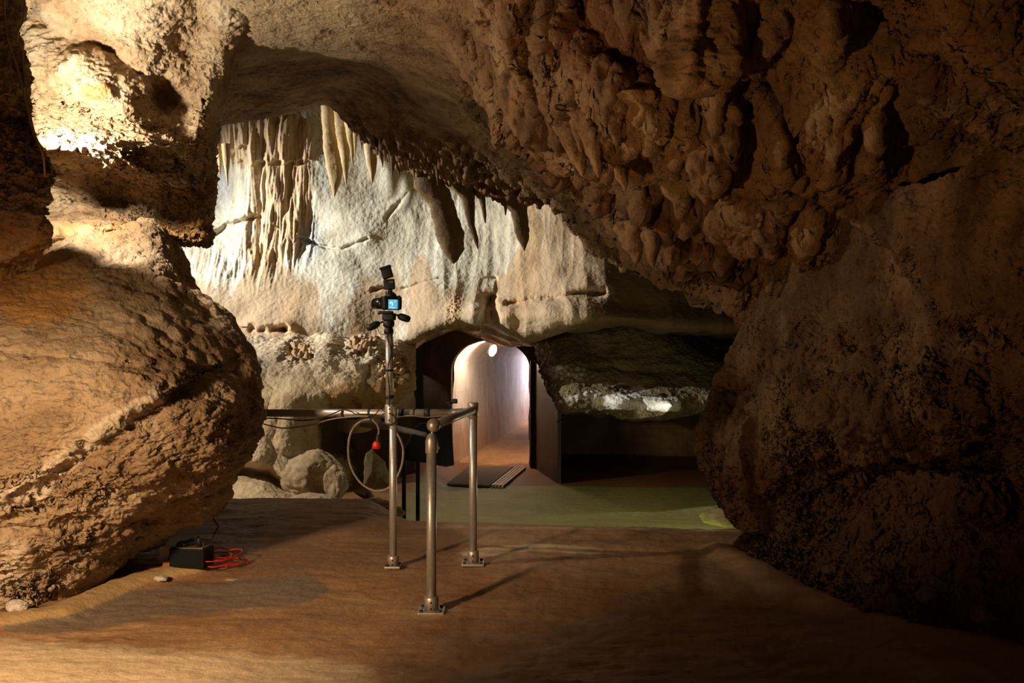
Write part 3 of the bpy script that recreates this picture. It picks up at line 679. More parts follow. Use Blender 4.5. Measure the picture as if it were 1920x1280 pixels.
# ------------------------------------------------------------------ dusty mound under the back wall
def build_mound():
    xs = [320, 440, 520, 600, 650, 700, 750, 780]
    dep = [(598, [14.3, 14.2, 14.1, 14.0, 14.0, 14.0, 14.0, 14.0], 605), (634, [13.25, 13.15, 13.1, 13.05, 13.05, 13.05, 13.05, 13.2], 636), (658, [12.7, 12.7, 12.6, 12.55, 12.6, 12.65, 12.75, 13.0], 660), (690, [12.0, 12.0, 12.0, 12.0, 12.1, 12.2, 12.3, 12.6], 690),
           (735, [11.6, 11.6, 11.6, 11.7, 11.8, 11.9, 12.1, 12.5], 718), (775, [11.5, 11.5, 11.5, 11.9, 12.4, 12.8, 13.0, 13.2], 742), (830, [11.3, 11.3, 11.4, 12.0, 12.8, 13.2, 13.4, 13.6], 800),
           (890, [10.9, 10.9, 11.0, 11.6, 12.8, 13.2, 13.4, 13.6], 890), (940, [10.3, 10.3, 10.4, 10.8, 11.8, 12.8, 13.2, 13.4], 940), (985, [9.7, 9.7, 9.8, 10.2, 11.2, 12.4, 13, 13.3], 980)]
    rows = [[(xv, yv if k < 7 else yl, dv) for k, (xv, dv) in enumerate(zip(xs, dd))] for yv, dd, yl in dep]
    P = sheet(rows, 520, 460); s = facing(P)
    x, y = pix(P)
    P[..., 2] += 0.22 * fbm(P, 1.3, 3, st=(1, 0.2, 0), off=93) * (1 - ss(660, 720, y))
    x, y = pix(P)
    P = push(P, 0.07 * fbm(P, 1.1, 3, off=91), s)
    bumps = [(470, 690, 45), (520, 700, 40), (480, 735, 42), (560, 720, 46), (610, 700, 40), (450, 660, 40), (535, 752, 40), (590, 745, 40), (640, 725, 44), (500, 660, 40), (430, 720, 40), (655, 690, 36), (500, 800, 36), (470, 840, 40), (545, 812, 44), (590, 800, 34), (445, 590, 26), (452, 625, 24), (500, 640, 28), (625, 655, 40), (585, 595, 36), (680, 655, 34)]
    acc = np.zeros(x.shape)
    for bx, by, r in bumps:
        t = 1 - ((x - bx) ** 2 + (y - by) ** 2) / r ** 2
        acc = np.maximum(acc, np.sqrt(np.clip(t, 0, 1)) * r * 12.0 / F * 0.75)
    P = toward(P, -acc)
    pop = np.exp(-((x - 562) / 26) ** 4 - ((y - 660) / 20) ** 4) + np.exp(-((x - 740) / 38) ** 4 - ((y - 700) / 38) ** 4) + np.exp(-((x - 680) / 30) ** 4 - ((y - 650) / 18) ** 4)
    P = push(P, (0.10 * pop - 0.15 * worley(P, 13) * pop), s)
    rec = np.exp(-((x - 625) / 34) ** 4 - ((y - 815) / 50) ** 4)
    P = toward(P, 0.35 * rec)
    P = push(P, 0.06 * ridged(P, 4, 2, st=(1, 0.4, 0.12), off=95) * np.exp(-((x - 650) / 60) ** 4) * ss(720, 760, y), s)
    d, _ = polydist(x, y, [(430, 885), (500, 890), (550, 925), (620, 945)]); P = toward(P, 0.5 * np.exp(-(d / 11) ** 2))
    P = push(P, 0.03 * fbm(P, 5, 4, 0.6, off=97), s); P = push(P, 0.012 * fbm(P, 18, 3), s)
    x, y = pix(P)
    at = {'ochre': 0.8 * np.exp(-((x - 660) / 50) ** 2 - ((y - 745) / 40) ** 2) + 0.7 * pop + 0.3 * fbm(P, 2, off=99) + 0.5 * ss(700, 760, y) * ss(590, 640, x),
          'brown': 0.9 * rec + 0.9 * ss(640, 680, x) * ss(755, 780, y)}  # brown curtain, and shade painted into the dark hollow at right
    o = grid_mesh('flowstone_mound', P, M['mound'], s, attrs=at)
    tag(o, 'dusty beige bulbous flowstone mound under the pale back wall', 'rock formation')


build_mound()


# ------------------------------------------------------------------ low slab on the right and the dark hollow below it
def build_slab():
    cols = [[(985, 610, 15.3), (990, 620, 14.9), (1003, 660, 14.8), (1020, 715, 14.3), (1040, 752, 14.1), (1042, 764, 14.6), (1042, 764, 17.2)],
            [(1040, 590, 15.2), (1030, 612, 14.1), (1045, 660, 13.8), (1055, 715, 13.44), (1062, 762, 13.32), (1062, 768, 13.9), (1062, 764, 17.2)],
            [(1110, 590, 15.2), (1110, 600, 14.1), (1110, 660, 13.8), (1115, 715, 13.38), (1120, 767, 13.16), (1120, 772, 13.8), (1120, 768, 17.2)],
            [(1190, 590, 15.2), (1190, 610, 14.2), (1190, 660, 13.8), (1195, 715, 13.38), (1200, 775, 13.16), (1200, 778, 13.8), (1200, 768, 17.2)],
            [(1270, 600, 15.2), (1270, 640, 14.2), (1270, 680, 13.8), (1270, 720, 13.38), (1270, 772, 13.16), (1270, 776, 13.8), (1270, 768, 17.2)],
            [(1340, 640, 15.2), (1340, 670, 14.2), (1340, 695, 13.8), (1340, 725, 13.38), (1340, 764, 13.16), (1340, 768, 13.8), (1340, 764, 17.2)],
            [(1480, 660, 15.2), (1480, 690, 14.2), (1480, 705, 13.8), (1480, 735, 13.38), (1480, 762, 13.16), (1480, 768, 13.8), (1480, 764, 17.2)]]
    rows = [[c[k] for c in cols] for k in range(7)]
    P = sheet(rows, 520, 420); s = facing(P); x, y = pix(P)
    P = push(P, 0.10 * fbm(P, 1.1, 3, off=101), s)
    for bx, by, rx, ry, a in ((1165, 752, 34, 16, -0.35), (1240, 758, 42, 15, -0.35), (1190, 730, 30, 14, 0.15)):
        P = toward(P, a * np.exp(-((x - bx) / rx) ** 2 - ((y - by) / ry) ** 2))
    for pts, a, wd in (([(1020, 632), (1080, 606), (1180, 596), (1260, 610)], 0.25, 6), ([(1060, 700), (1150, 690), (1300, 705)], 0.08, 8)):
        d, _ = polydist(x, y, pts); P = toward(P, a * np.exp(-(d / wd) ** 2))
    P = push(P, 0.05 * ridged(P, 2.6, 5, 0.6, st=(1, 1, 2), off=105), s); P = push(P, 0.018 * fbm(P, 14, 3), s)
    crust = np.exp(-((x - 1060) / 50) ** 4 - ((y - 700 - (x - 1060) * 0.1) / 16) ** 4) + np.exp(-((x - 1090) / 45) ** 4 - ((y - 745 + (x - 1090) * 0.12) / 9) ** 4)
    P = push(P, (0.07 - 0.11 * worley(P, 13)) * crust, s)
    x, y = pix(P)
    at = {'pale': 0.5 * crust + np.exp(-((x - 1168) / 36) ** 4 - ((y - 754) / 16) ** 4) + np.exp(-((x - 1243) / 36) ** 4 - ((y - 758) / 14) ** 4) + 0.6 * np.exp(-((x - 1190) / 32) ** 2 - ((y - 730) / 11) ** 2) + 0.4 * np.exp(-((x - 1330) / 18) ** 2 - ((y - 740) / 16) ** 2) + 0.5 * np.exp(-((x - 1050) / 60) ** 2 - ((y - 618) / 10) ** 2)}  # pale crust, plus bright lamp-lit patches painted into the rock colour
    o = grid_mesh('rock_slab', P, M['slab'], s, attrs=at)
    tag(o, 'low overhanging olive brown rock slab above the black hollow', 'rock formation')
    rows = [[(1040, 560, 18.5), (1200, 560, 18.5), (1400, 560, 17.5), (1700, 560, 15)], [(1040, 700, 18.0), (1200, 700, 18.0), (1400, 700, 17.0), (1700, 700, 14.5)], [(1040, 860, 17.6), (1200, 860, 17.6), (1400, 860, 16.6), (1700, 860, 14)], [(1040, 960, 16.9), (1200, 960, 16.9), (1400, 960, 16), (1700, 960, 13)]]
    P = sheet(rows, 120, 90); s = facing(P); P = push(P, 0.25 * fbm(P, 0.9, 4, off=111), s)
    o = grid_mesh('wall_rear', P, M['dark_rock'], s); tag(o, kind='structure')


build_slab()


# ------------------------------------------------------------------ tunnel and its portal
AX = Vector((math.sin(math.radians(10.6)), math.cos(math.radians(10.6)), 0))
TX, TW, TS, TR, TZ = -0.334, 0.612, 1.06, 0.46, -0.52
TD = 15.55


def arch_pts(n=28, grow=0.0):
    pts = [(-TW - grow, TZ)]
    for k in range(6): pts.append((-TW - grow, TZ + (TS - TZ) * (k + 1) / 7))
    for k in range(n + 1):
        a = PI - PI * k / n; pts.append(((TW + grow) * math.cos(a), TS + (TR + grow) * math.sin(a)))
    for k in range(6): pts.append((TW + grow, TS - (TS - TZ) * (k + 1) / 7))
    pts.append((TW + grow, TZ)); return pts


def build_tunnel():
    ap = arch_pts(); n = len(ap); K = 120
    t = np.linspace(0, 9.0, K)
    P = np.zeros((K, n, 3))
    for j, (a, z) in enumerate(ap):
        P[:, j, 0] = TX + a + AX.x * t; P[:, j, 1] = TD + 0.35 + AX.y * t; P[:, j, 2] = z
    P[0, :, 1] = TD + 0.3; 
    Q = spline(P.transpose(1, 0, 2), 220).transpose(1, 0, 2)
    nrm = normals(Q); amt = 0.05 * fbm(Q, 1.4, 4, off=121) + 0.012 * fbm(Q, 9, 3)
    sg = 1.0 if (nrm[:, 110, 2].mean() < 0) else -1.0
    Q = Q + nrm * (sg * amt)[..., None]
    o = grid_mesh('wall_tunnel', Q, M['tunnel'], sg); tag(o, kind='structure')
    # tunnel floor and end
    a, b = TX - TW - 0.1, TX + TW + 0.1; K = 60; X = np.linspace(0, 1, 30)
    t = np.linspace(-0.1, 9.2, K); P = np.zeros((K, 30, 3))
    P[..., 0] = a + (b - a) * X[None] + AX.x * t[:, None]; P[..., 1] = TD + 0.3 + AX.y * t[:, None]; P[..., 2] = -0.47 + 0.02 * t[:, None]
    P[..., 2] += 0.02 * fbm(P, 1.5, 3)
    o = grid_mesh('floor_tunnel', P, M['clay'] if 'clay' in M else M['tfloor'], 1.0); tag(o, kind='structure')
    # portal wall with the arch cut out: rings from the arch edge outwards, with a reveal
    inner = np.array(ap); cx, cz = 0.0, 0.4
    outer = []
    for (q, z) in inner:
        dx, dz = q - cx, z - cz
        k = min(1.05 / abs(dx) if abs(dx) > 1e-6 else 9, 2.0 / abs(dz) if abs(dz) > 1e-6 else 9); outer.append((cx + dx * max(k, 1.15), cz + dz * max(k, 1.15)))
    outer = np.array(outer); outer[0, 1] = outer[-1, 1] = TZ - 0.2; outer[0, 0] = -1.05; outer[-1, 0] = 1.05
    rings = []
    for yy, f in ((TD + 0.34, 0.0), (TD + 0.02, 0.0), (TD, 0.03), (TD, 0.12), (TD, 0.3), (TD, 0.6), (TD, 1.0), (TD + 0.5, 1.0)):
        r = inner * (1 - f) + outer * f
        rings.append([(TX + q, yy, z) for q, z in r])
    P = np.array(rings); P = spline(P.transpose(1, 0, 2), 160).transpose(1, 0, 2)
    P[2:-1, :, 1] += 0.04 * fbm(P[2:-1], 1.5, 3)
    o = grid_mesh('wall_portal', P, M['portal'], facing(P)); tag(o, kind='structure')


M['tfloor'] = rock('orange_tunnel_clay', (0.36, 0.17, 0.07), (0.50, 0.27, 0.12), (0.58, 0.36, 0.18), 1.5, (1, 0.6, 1), 0.25, 12, bump=0.4, bdist=0.02)
build_tunnel()


# ------------------------------------------------------------------ small mesh helpers
def bm_obj(name, bm, mat, parent=None, smooth=True, inv=True):
    me = bpy.data.meshes.new(name); bm.normal_update(); bm.to_mesh(me); bm.free(); me.materials.append(mat)
    if smooth:
        for p in me.polygons: p.use_smooth = True
    o = bpy.data.objects.new(name, me); COL.objects.link(o)
    if parent is not None:
        o.parent = parent
        if inv: o.matrix_parent_inverse = world_inv(parent)
    return o


def world_inv(o):
    # parts are modelled in world coordinates, so only the Empty at a thing's base has an offset
    return Matrix.LocRotScale(o.location, o.rotation_euler, o.scale).inverted() if o.type == 'EMPTY' else Matrix.Identity(4)


def frame_of(d):
    d = Vector(d).normalized(); u = d.cross(Vector((0, 0, 1)))
    if u.length < 1e-3: u = Vector((1, 0, 0))
    u.normalize(); return u, u.cross(d).normalized()


def add_tube(bm, pts, rad, seg=14, cap=True):
    pts = [Vector(p) for p in pts]; n = len(pts); rings = []
    rad = rad if isinstance(rad, (list, tuple)) else [rad] * n
    u = None
    for k in range(n):
        d = (pts[min(k + 1, n - 1)] - pts[max(k - 1, 0)]).normalized()
        if u is None: u, _ = frame_of(d)
        u = (u - d * u.dot(d)).normalized(); v = d.cross(u)
        rings.append([bm.verts.new(pts[k] + (u * math.cos(2 * PI * j / seg) + v * math.sin(2 * PI * j / seg)) * rad[k]) for j in range(seg)])
    for a, b in zip(rings[:-1], rings[1:]):
        for j in range(seg): bm.faces.new((a[j], a[(j + 1) % seg], b[(j + 1) % seg], b[j]))
    if cap:
        bm.faces.new(list(reversed(rings[0]))); bm.faces.new(rings[-1])
    return bm


def add_box(bm, c, sx, sy, sz, rot=None, bev=0.0):
    M4 = Matrix.Translation(Vector(c)) @ (rot.to_4x4() if rot is not None else Matrix.Identity(4)) @ Matrix.Diagonal((sx, sy, sz, 1))
    r = bmesh.ops.create_cube(bm, size=1.0, matrix=M4)
    if bev > 0:
        es = list({e for v in r['verts'] for e in v.link_edges})
        bmesh.ops.bevel(bm, geom=es, offset=bev, segments=2, affect='EDGES', profile=0.7)
    return bm


def smooth_pts(pts, n=60):
    a = np.array([list(p) for p in pts], dtype=float); return [Vector(p) for p in spline(a, n)]


def tube_obj(name, pts, rad, mat, parent=None, seg=14):
    return bm_obj(name, add_tube(bmesh.new(), pts, rad, seg), mat, parent)


def add_ball(bm, c, r, sc=(1, 1, 1)):
    bmesh.ops.create_uvsphere(bm, u_segments=20, v_segments=12, radius=r, matrix=Matrix.Translation(Vector(c)) @ Matrix.Diagonal((*sc, 1))); return bm


def fz(x, y): return float(floor_z(np.array([x]), np.array([y]))[0])


# ------------------------------------------------------------------ dripstone
def drip(name, prof, d, mat, label, group=None, thick=0.6, seg=20, lean=0.0, up=0.0, rough=1.0):
    """prof: rows (y, xl, xr) in photo pixels from top to tip, at distance d; a solid with an oval section, fluted"""
    prof = sorted(prof); ys = np.array([p[0] for p in prof], float); xl = np.array([p[1] for p in prof], float); xr = np.array([p[2] for p in prof], float)
    n = max(14, int((ys[-1] - ys[0]) / 2.2)); yy = np.linspace(ys[0], ys[-1], n)
    L = np.interp(yy, ys, xl); R = np.interp(yy, ys, xr)
    ker = np.array([1, 2, 3, 2, 1]) / 9.0
    L = np.convolve(np.pad(L, 2, 'edge'), ker, 'valid'); R = np.convolve(np.pad(R, 2, 'edge'), ker, 'valid')
    th = np.linspace(0, 2 * PI, seg, endpoint=False)
    P = np.zeros((n, seg, 3))
    for k in range(n):
        c = Pt((L[k] + R[k]) / 2, yy[k], d); hw = max(0.5 * (R[k] - L[k]) * d / F, 0.006)
        if k == n - 1: hw = min(hw, 0.006)
        hw *= (0.5 + 0.5 * min(1.0, k / (0.16 * n))) if rough > 1 else 1.0
        P[k, :, 0] = c[0] + hw * np.cos(th); P[k, :, 1] = c[1] + lean * (k / n) + hw * thick * np.sin(th); P[k, :, 2] = c[2]
    C = P.mean(1, keepdims=True); off = P - C; r = np.linalg.norm(off, axis=2, keepdims=True)
    f = rough * (0.22 * ridged(P, 9, 2, st=(1, 1, 0.12), off=131) + 0.14 * fbm(P, 10, 3, off=d * 7)) + (0.22 if rough > 1 else 0.12) * fbm(P, 24, 3, off=5)
    P = C + off * (1 + f[..., None] * np.minimum(1, r / 0.02))
    idx = np.arange(n * seg).reshape(n, seg); a = idx[:-1]; b = idx[1:]
    q = np.stack([a, np.roll(a, -1, 1), np.roll(b, -1, 1), b], 2).reshape(-1, 4)
    V_ = np.concatenate([P.reshape(-1, 3), P[-1].mean(0)[None] - np.array([[0, 0, 0.008]]), P[0].mean(0)[None]])
    tip = n * seg; last = idx[-1]; first = idx[0]
    q2 = np.stack([last, np.roll(last, -1), np.full(seg, tip), np.full(seg, tip)], 1); q3 = np.stack([np.roll(first, -1), first, np.full(seg, tip + 1), np.full(seg, tip + 1)], 1)
    me = bpy.data.meshes.new(name)
    faces = [tuple(int(i) for i in f) for f in q] + [(int(f[0]), int(f[1]), tip) for f in q2] + [(int(f[0]), int(f[1]), tip + 1) for f in q3]
    me.from_pydata([tuple(v) for v in V_], [], faces); me.materials.append(mat)
    for p in me.polygons: p.use_smooth = True
    o = bpy.data.objects.new(name, me); COL.objects.link(o)
    return tag(o, label, 'stalactite', group)


# dark brown solids standing in for shadows cast on the bright wall
G1 = 'dark shadow shapes hanging before the pale wall'
drip('stalactite', [(285, 772, 815), (330, 778, 828), (355, 782, 838), (380, 803, 848), (410, 813, 858), (440, 820, 867), (470, 832, 866), (485, 842, 860), (494, 848, 853)], 11.75, M['drip_and_shade'], 'widest dark brown shadow shape hanging before the pale wall, right of the tripod camera', G1, 0.35)
drip('stalactite', [(315, 828, 892), (335, 833, 890), (350, 848, 889), (375, 866, 889), (397, 872, 889), (421, 878, 889), (445, 886, 896), (466, 895, 897)], 11.85, M['drip_and_shade'], 'dark slanting shadow shape right of the widest one, ending in a kinked thin tip', G1, 0.35)
drip('stalactite', [(320, 884, 918), (350, 889, 908), (375, 899, 910), (403, 905, 912), (418, 909, 911)], 11.9, M['drip_and_shade'], 'short thin dark shadow shape between two longer ones on the pale wall', G1, 0.4)
drip('stalactite', [(318, 915, 1000), (350, 921, 990), (364, 928, 990), (380, 945, 988), (397, 958, 987), (432, 965, 990), (450, 972, 990), (462, 979, 986), (470, 982, 984)], 11.95, M['drip_and_shade'], 'broad dark shadow shape with a dagger-shaped tip, rightmost of the long ones', G1, 0.3)
drip('stalactite', [(345, 936, 955), (370, 942, 953), (390, 945, 951), (403, 947, 949)], 11.8, M['drip_and_shade'], 'small dark shadow spike at the left shoulder of the dagger-shaped one', G1, 0.6)
drip('stalactite', [(322, 988, 1030), (345, 992, 1012), (358, 994, 1002), (366, 996, 998)], 11.9, M['drip_and_shade'], 'short dark shadow spike just right of the dagger-shaped one', G1, 0.5)
drip('stalactite', [(335, 1004, 1026), (355, 1009, 1022), (372, 1012, 1020), (384, 1016, 1018)], 11.95, M['drip_and_shade'], 'rightmost short dark shadow spike under the dark ceiling lip', G1, 0.5)
# lit stalactites close to the wall
G2 = 'lit tan stalactites at the top of the pale wall'
drip('stalactite', [(188, 602, 622), (230, 605, 627), (270, 608, 634), (310, 612, 641), (335, 617, 640), (352, 622, 634), (368, 626, 628)], 12.75, M['tan_drip'], 'longest lit tan stalactite, leftmost of the cluster at the top of the pale wall', G2, 0.8)
drip('stalactite', [(184, 622, 648), (230, 628, 655), (280, 636, 656), (310, 641, 654), (330, 645, 652), (346, 648, 650)], 12.6, M['tan_drip'], 'lit tan stalactite right behind the longest one of the cluster', G2, 0.8)
drip('stalactite', [(200, 640, 662), (240, 648, 668), (275, 655, 665), (300, 659, 663), (312, 661, 662)], 12.5, M['tan_drip'], 'slender lit stalactite third from the left in the tan cluster', G2, 0.8)
drip('stalactite', [(215, 655, 672), (250, 662, 672), (280, 664, 668), (295, 664, 665)], 12.4, M['tan_drip'], 'thinnest lit stalactite at the right end of the tan cluster', G2, 0.8)
drip('stalactite', [(225, 683, 706), (258, 686, 704), (275, 683, 706), (310, 689, 706), (325, 693, 704), (343, 697, 699)], 12.3, M['tan_drip'], 'blunt grey-tan stalactite hanging alone right of the tan cluster', G2, 0.8)
drip('stalactite', [(270, 416, 432), (300, 419, 430), (325, 423, 428), (348, 426, 428)], 13.25, M['tan_drip'], 'thin tan spike at the left end of the pale wall, the longer of two', G2, 0.8)
drip('stalactite', [(270, 402, 416), (300, 408, 416), (330, 411, 413)], 13.3, M['tan_drip'], 'short tan spike at the far left end of the pale wall', G2, 0.8)
# fringe of small dark spikes along the edge of the inner ceiling
random.seed(11)
edge = [(648, 205), (672, 232), (700, 255), (722, 280), (745, 292), (770, 298), (795, 308), (850, 316)]
ea = np.array(edge, float)
for k in range(26):
    t = k / 25 * 0.999; x0 = 646 + t * 190; y0 = float(np.interp(x0, ea[:, 0], ea[:, 1])); ln = random.uniform(12, 42); wd = random.uniform(5, 11); dx = random.uniform(-2, 4)
    dd = 11.7 + random.uniform(-0.35, 0.2)
    drip('stalactite', [(y0 - 45, x0 - wd, x0 + wd), (y0 - 5, x0 - wd * .7, x0 + wd * .7), (y0 + ln * .5, x0 + dx * .5 - wd * .4, x0 + dx * .5 + wd * .4), (y0 + ln, x0 + dx, x0 + dx + 1)], dd, M['drip_and_shade'],
         'small dark brown spike in the ragged fringe along the inner ceiling edge', 'spikes of the inner ceiling fringe', 0.8, 12)
# amber stalactites of the near ceiling
G3 = 'amber stalactites of the near ceiling'
for lab, d, prof in (
    ('amber stalactite with a blunt square tip, leftmost of the near ceiling', 6.75, [(130, 940, 990), (180, 942, 1000), (215, 947, 990), (235, 958, 980), (252, 964, 980), (256, 966, 976)]),
    ('short amber stalactite just right of the blunt square-tipped one', 6.7, [(150, 968, 1010), (190, 975, 1006), (215, 980, 996), (238, 984, 990)]),
    ('long amber drapery ending left of its twin under the hanging ceiling', 6.25, [(190, 1028, 1072), (230, 1040, 1080), (270, 1058, 1092), (300, 1074, 1098), (318, 1084, 1098), (330, 1090, 1096)]),
    ('long thin amber drapery ending right of its twin under the hanging ceiling', 6.2, [(200, 1070, 1108), (240, 1082, 1120), (280, 1098, 1126), (305, 1110, 1128), (322, 1116, 1127), (332, 1120, 1124)]),
    ('short amber drapery between the two long twins of the ceiling', 6.15, [(190, 1060, 1090), (230, 1070, 1092), (260, 1078, 1096), (285, 1086, 1094)]),
    ('amber drapery with a curled hem under the big lobe of the ceiling', 6.0, [(170, 1140, 1240), (200, 1160, 1238), (225, 1185, 1225), (240, 1190, 1204)]),
    ('fluted amber drapery near the top, right of the reddish ceiling dome', 5.4, [(-20, 1285, 1330), (60, 1262, 1360), (120, 1246, 1372), (150, 1250, 1362), (170, 1262, 1355), (185, 1268, 1290)]),
    ('small amber knob hanging below the fluted drapery', 5.6, [(150, 1262, 1300), (170, 1264, 1292), (185, 1268, 1286), (194, 1272, 1280)]),
    ('thin amber spike left of the dark slot in the ceiling', 6.6, [(300, 1130, 1160), (325, 1150, 1172), (345, 1165, 1176), (356, 1171, 1174)]),
    ('ragged amber spike hanging above the dark upper right hollow', 6.9, [(370, 1200, 1240), (400, 1206, 1226), (415, 1212, 1218)]),
    ('amber drapery at the lower tip of the ceiling over the dark gap', 8.1, [(415, 1150, 1200), (450, 1165, 1200), (475, 1180, 1200), (494, 1190, 1198)]),
    ('short amber spike second from the dark gap on the ceiling', 7.6, [(430, 1195, 1235), (465, 1210, 1235), (490, 1218, 1230), (502, 1223, 1227)]),
):
    mid_ = sorted(prof)[min(1, len(prof) - 2)]
    d = min(ceil_d((mid_[1] + mid_[2]) / 2, mid_[0]), ceil_d((prof[0][1] + prof[0][2]) / 2, prof[0][0]) + 0.02) + 0.08
    drip('stalactite', prof, d, M['amber_drip'], lab, G3, 0.9, 48, rough=2.2)

# ------------------------------------------------------------------ handrail
HR = empty('handrail', (*gp(808, 1152), 0.0), 'steel tube handrail on three floor posts in the middle of the cave', 'handrail')
FP = Vector((*gp(809, 1148), 0)); FP.z = fz(FP.x, FP.y)
RP = Vector(((887 - 960) * 6.45 / F, 6.45, 0)); RP.z = fz(RP.x, RP.y)
LP = Vector(((737 - 960) * 6.36 / F, 6.36, 0)); LP.z = fz(LP.x, LP.y)


def zpy(py, d): return H - (py - 640) * d / F


def base_plate(P_, w_, parent, holes=True, collar_h=0.085, r=0.03):
    bm = bmesh.new(); add_box(bm, (P_.x, P_.y, P_.z + 0.010), w_, w_, 0.016, None, 0.006)
    bp = bm_obj('base_plate', bm, M['steel_plate'], parent, False)
    for sx in (-1, 1):
        for sy in (-1, 1):
            c = Vector((P_.x + sx * w_ * 0.36, P_.y + sy * w_ * 0.36, P_.z + 0.018))
            b = bm_obj('bolt', add_tube(bmesh.new(), [c, c + Vector((0, 0, 0.012))], 0.010, 6), M['lamp_body'], bp, False)
    bm = bmesh.new(); add_tube(bm, [P_ + Vector((0, 0, 0.016)), P_ + Vector((0, 0, collar_h)), P_ + Vector((0, 0, collar_h + 0.006))], [r * 1.38, r * 1.36, r * 1.2], 28)
    bm_obj('collar', bm, M['steel_plate'], bp)
    for k in (0.35, 0.75):
        c = P_ + Vector((0, -r * 1.33, collar_h * k)); bm_obj('set_screw', add_tube(bmesh.new(), [c, c + Vector((0, -0.004, 0))], 0.005, 10), M['black'], bp)


def post(P_, ztop, r):
    bm = bmesh.new(); add_tube(bm, [P_ + Vector((0, 0, 0.01)), Vector((P_.x, P_.y, ztop))], r, 32)
    return bm_obj('post', bm, M['steel'], HR)


# front post with swivel fitting and ball end
dF = FP.y; zt = zpy(843, dF)
p = post(FP, zt, 0.0275)
base_plate(FP, 0.145, p, r=0.029)
bm = bmesh.new(); add_tube(bm, [(FP.x, FP.y, zpy(850, dF)), (FP.x, FP.y, zpy(848, dF)), (FP.x, FP.y, zpy(826, dF)), (FP.x + .001, FP.y, zpy(816, dF)), (FP.x + .002, FP.y, zpy(812, dF))], [0.030, 0.0345, 0.034, 0.026, 0.012], 28)
so = bm_obj('swivel_socket', bm, M['steel'], p)
c = Vector((FP.x + 0.038, FP.y - 0.004, zpy(836, dF))); bm_obj('locking_lug', add_tube(bmesh.new(), [c + Vector((-.01, 0, .02)), c + Vector((-.004, 0, -.02))], 0.011, 12), M['steel_plate'], so)
bx = Vector(((813 - 960) * dF / F, dF, zpy(797, dF)))
ex = Vector((RP.x, RP.y, zpy(768, RP.y)))
bm = bmesh.new(); add_box(bm, (FP.x + .004, FP.y, zpy(812, dF)), 0.010, 0.026, 0.05, None, 0.003); bm_obj('swivel_tongue', bm, M['steel'], p)
# rear post
p2 = post(RP, zpy(757, RP.y), 0.0262)
base_plate(RP, 0.145, p2, r=0.0275)
bm = bmesh.new(); add_tube(bm, [(RP.x, RP.y, zpy(784, RP.y)), (RP.x, RP.y, zpy(783, RP.y)), (RP.x, RP.y, zpy(757, RP.y)), (RP.x, RP.y, zpy(754, RP.y))], [0.028, 0.0345, 0.0345, 0.030], 28)
bm_obj('corner_fitting', bm, M['steel_plate'], p2)
# sloping top rail between them, with a ball at its near end
rd = (ex - bx).normalized()
ra = bm_obj('rail', add_tube(bmesh.new(), [bx, ex], 0.0265, 28), M['steel'], HR)
bm_obj('end_ball', add_ball(bmesh.new(), bx, 0.0385), M['steel_plate'], ra)
# left post and tee
p3 = post(LP, zpy(762, LP.y), 0.0245)
base_plate(LP, 0.098, p3, r=0.027, collar_h=0.075)
bm = bmesh.new(); add_tube(bm, [(LP.x - .02, LP.y, zpy(794, LP.y)), (LP.x - .02, LP.y, zpy(792, LP.y)), (LP.x - .02, LP.y, zpy(760, LP.y)), (LP.x - .02, LP.y, zpy(758, LP.y))], [0.030, 0.0325, 0.0325, 0.030], 28)
te = bm_obj('tee_fitting', bm, M['steel'], p3)
for yy in (766, 787):
    c = Vector((LP.x - .02, LP.y - .0325, zpy(yy, LP.y))); bm_obj('set_screw', add_tube(bmesh.new(), [c, c + Vector((0, -0.003, 0))], 0.005, 10), M['black'], te)
# long horizontal rail from behind the boulder to the rear post
la = V(468, 774, 6.72); lb = V(860, 774, 6.45)
bm = bmesh.new(); add_tube(bm, [la, la.lerp(lb, 0.5), lb], 0.0255, 28)
lr = bm_obj('rail', bm, M['steel'], HR)
bm = bmesh.new(); add_tube(bm, [V(845, 774, 6.455), V(856, 774, 6.45), V(866, 771, 6.45), V(880, 769, 6.45)], [0.027, 0.028, 0.021, 0.014], 24); bm_obj('reducing_sleeve', bm, M['steel'], lr)
for xx, wd in ((648, 5), (697, 4), (757, 9), (780, 3), (804, 12)):
    t = (xx - 468) / 392; c = la.lerp(lb, t); u = (lb - la).normalized() * (wd * 6.5 / F / 2)
    bm_obj('tape_band', add_tube(bmesh.new(), [c - u, c + u], 0.0285, 24), M['rubber'], lr)
# fitting and small clamp on the rail
bm = bmesh.new(); c = V(844, 762, 6.45); add_tube(bm, [c + Vector((0, 0, -.012)), c + Vector((0, 0, .03))], 0.010, 12); add_box(bm, c + Vector((.03, 0, .035)), .035, .03, .03, None, .006); add_box(bm, c + Vector((-.012, 0, .025)), .03, .02, .012, None, .004); add_tube(bm, [c + Vector((-.02, 0, .01)), c + Vector((.03, 0, .03))], .006, 10)
o = bm_obj('rail_clamp', bm, M['black']); tag(o, 'small black clamp gripping the handrail near its corner', 'clamp')

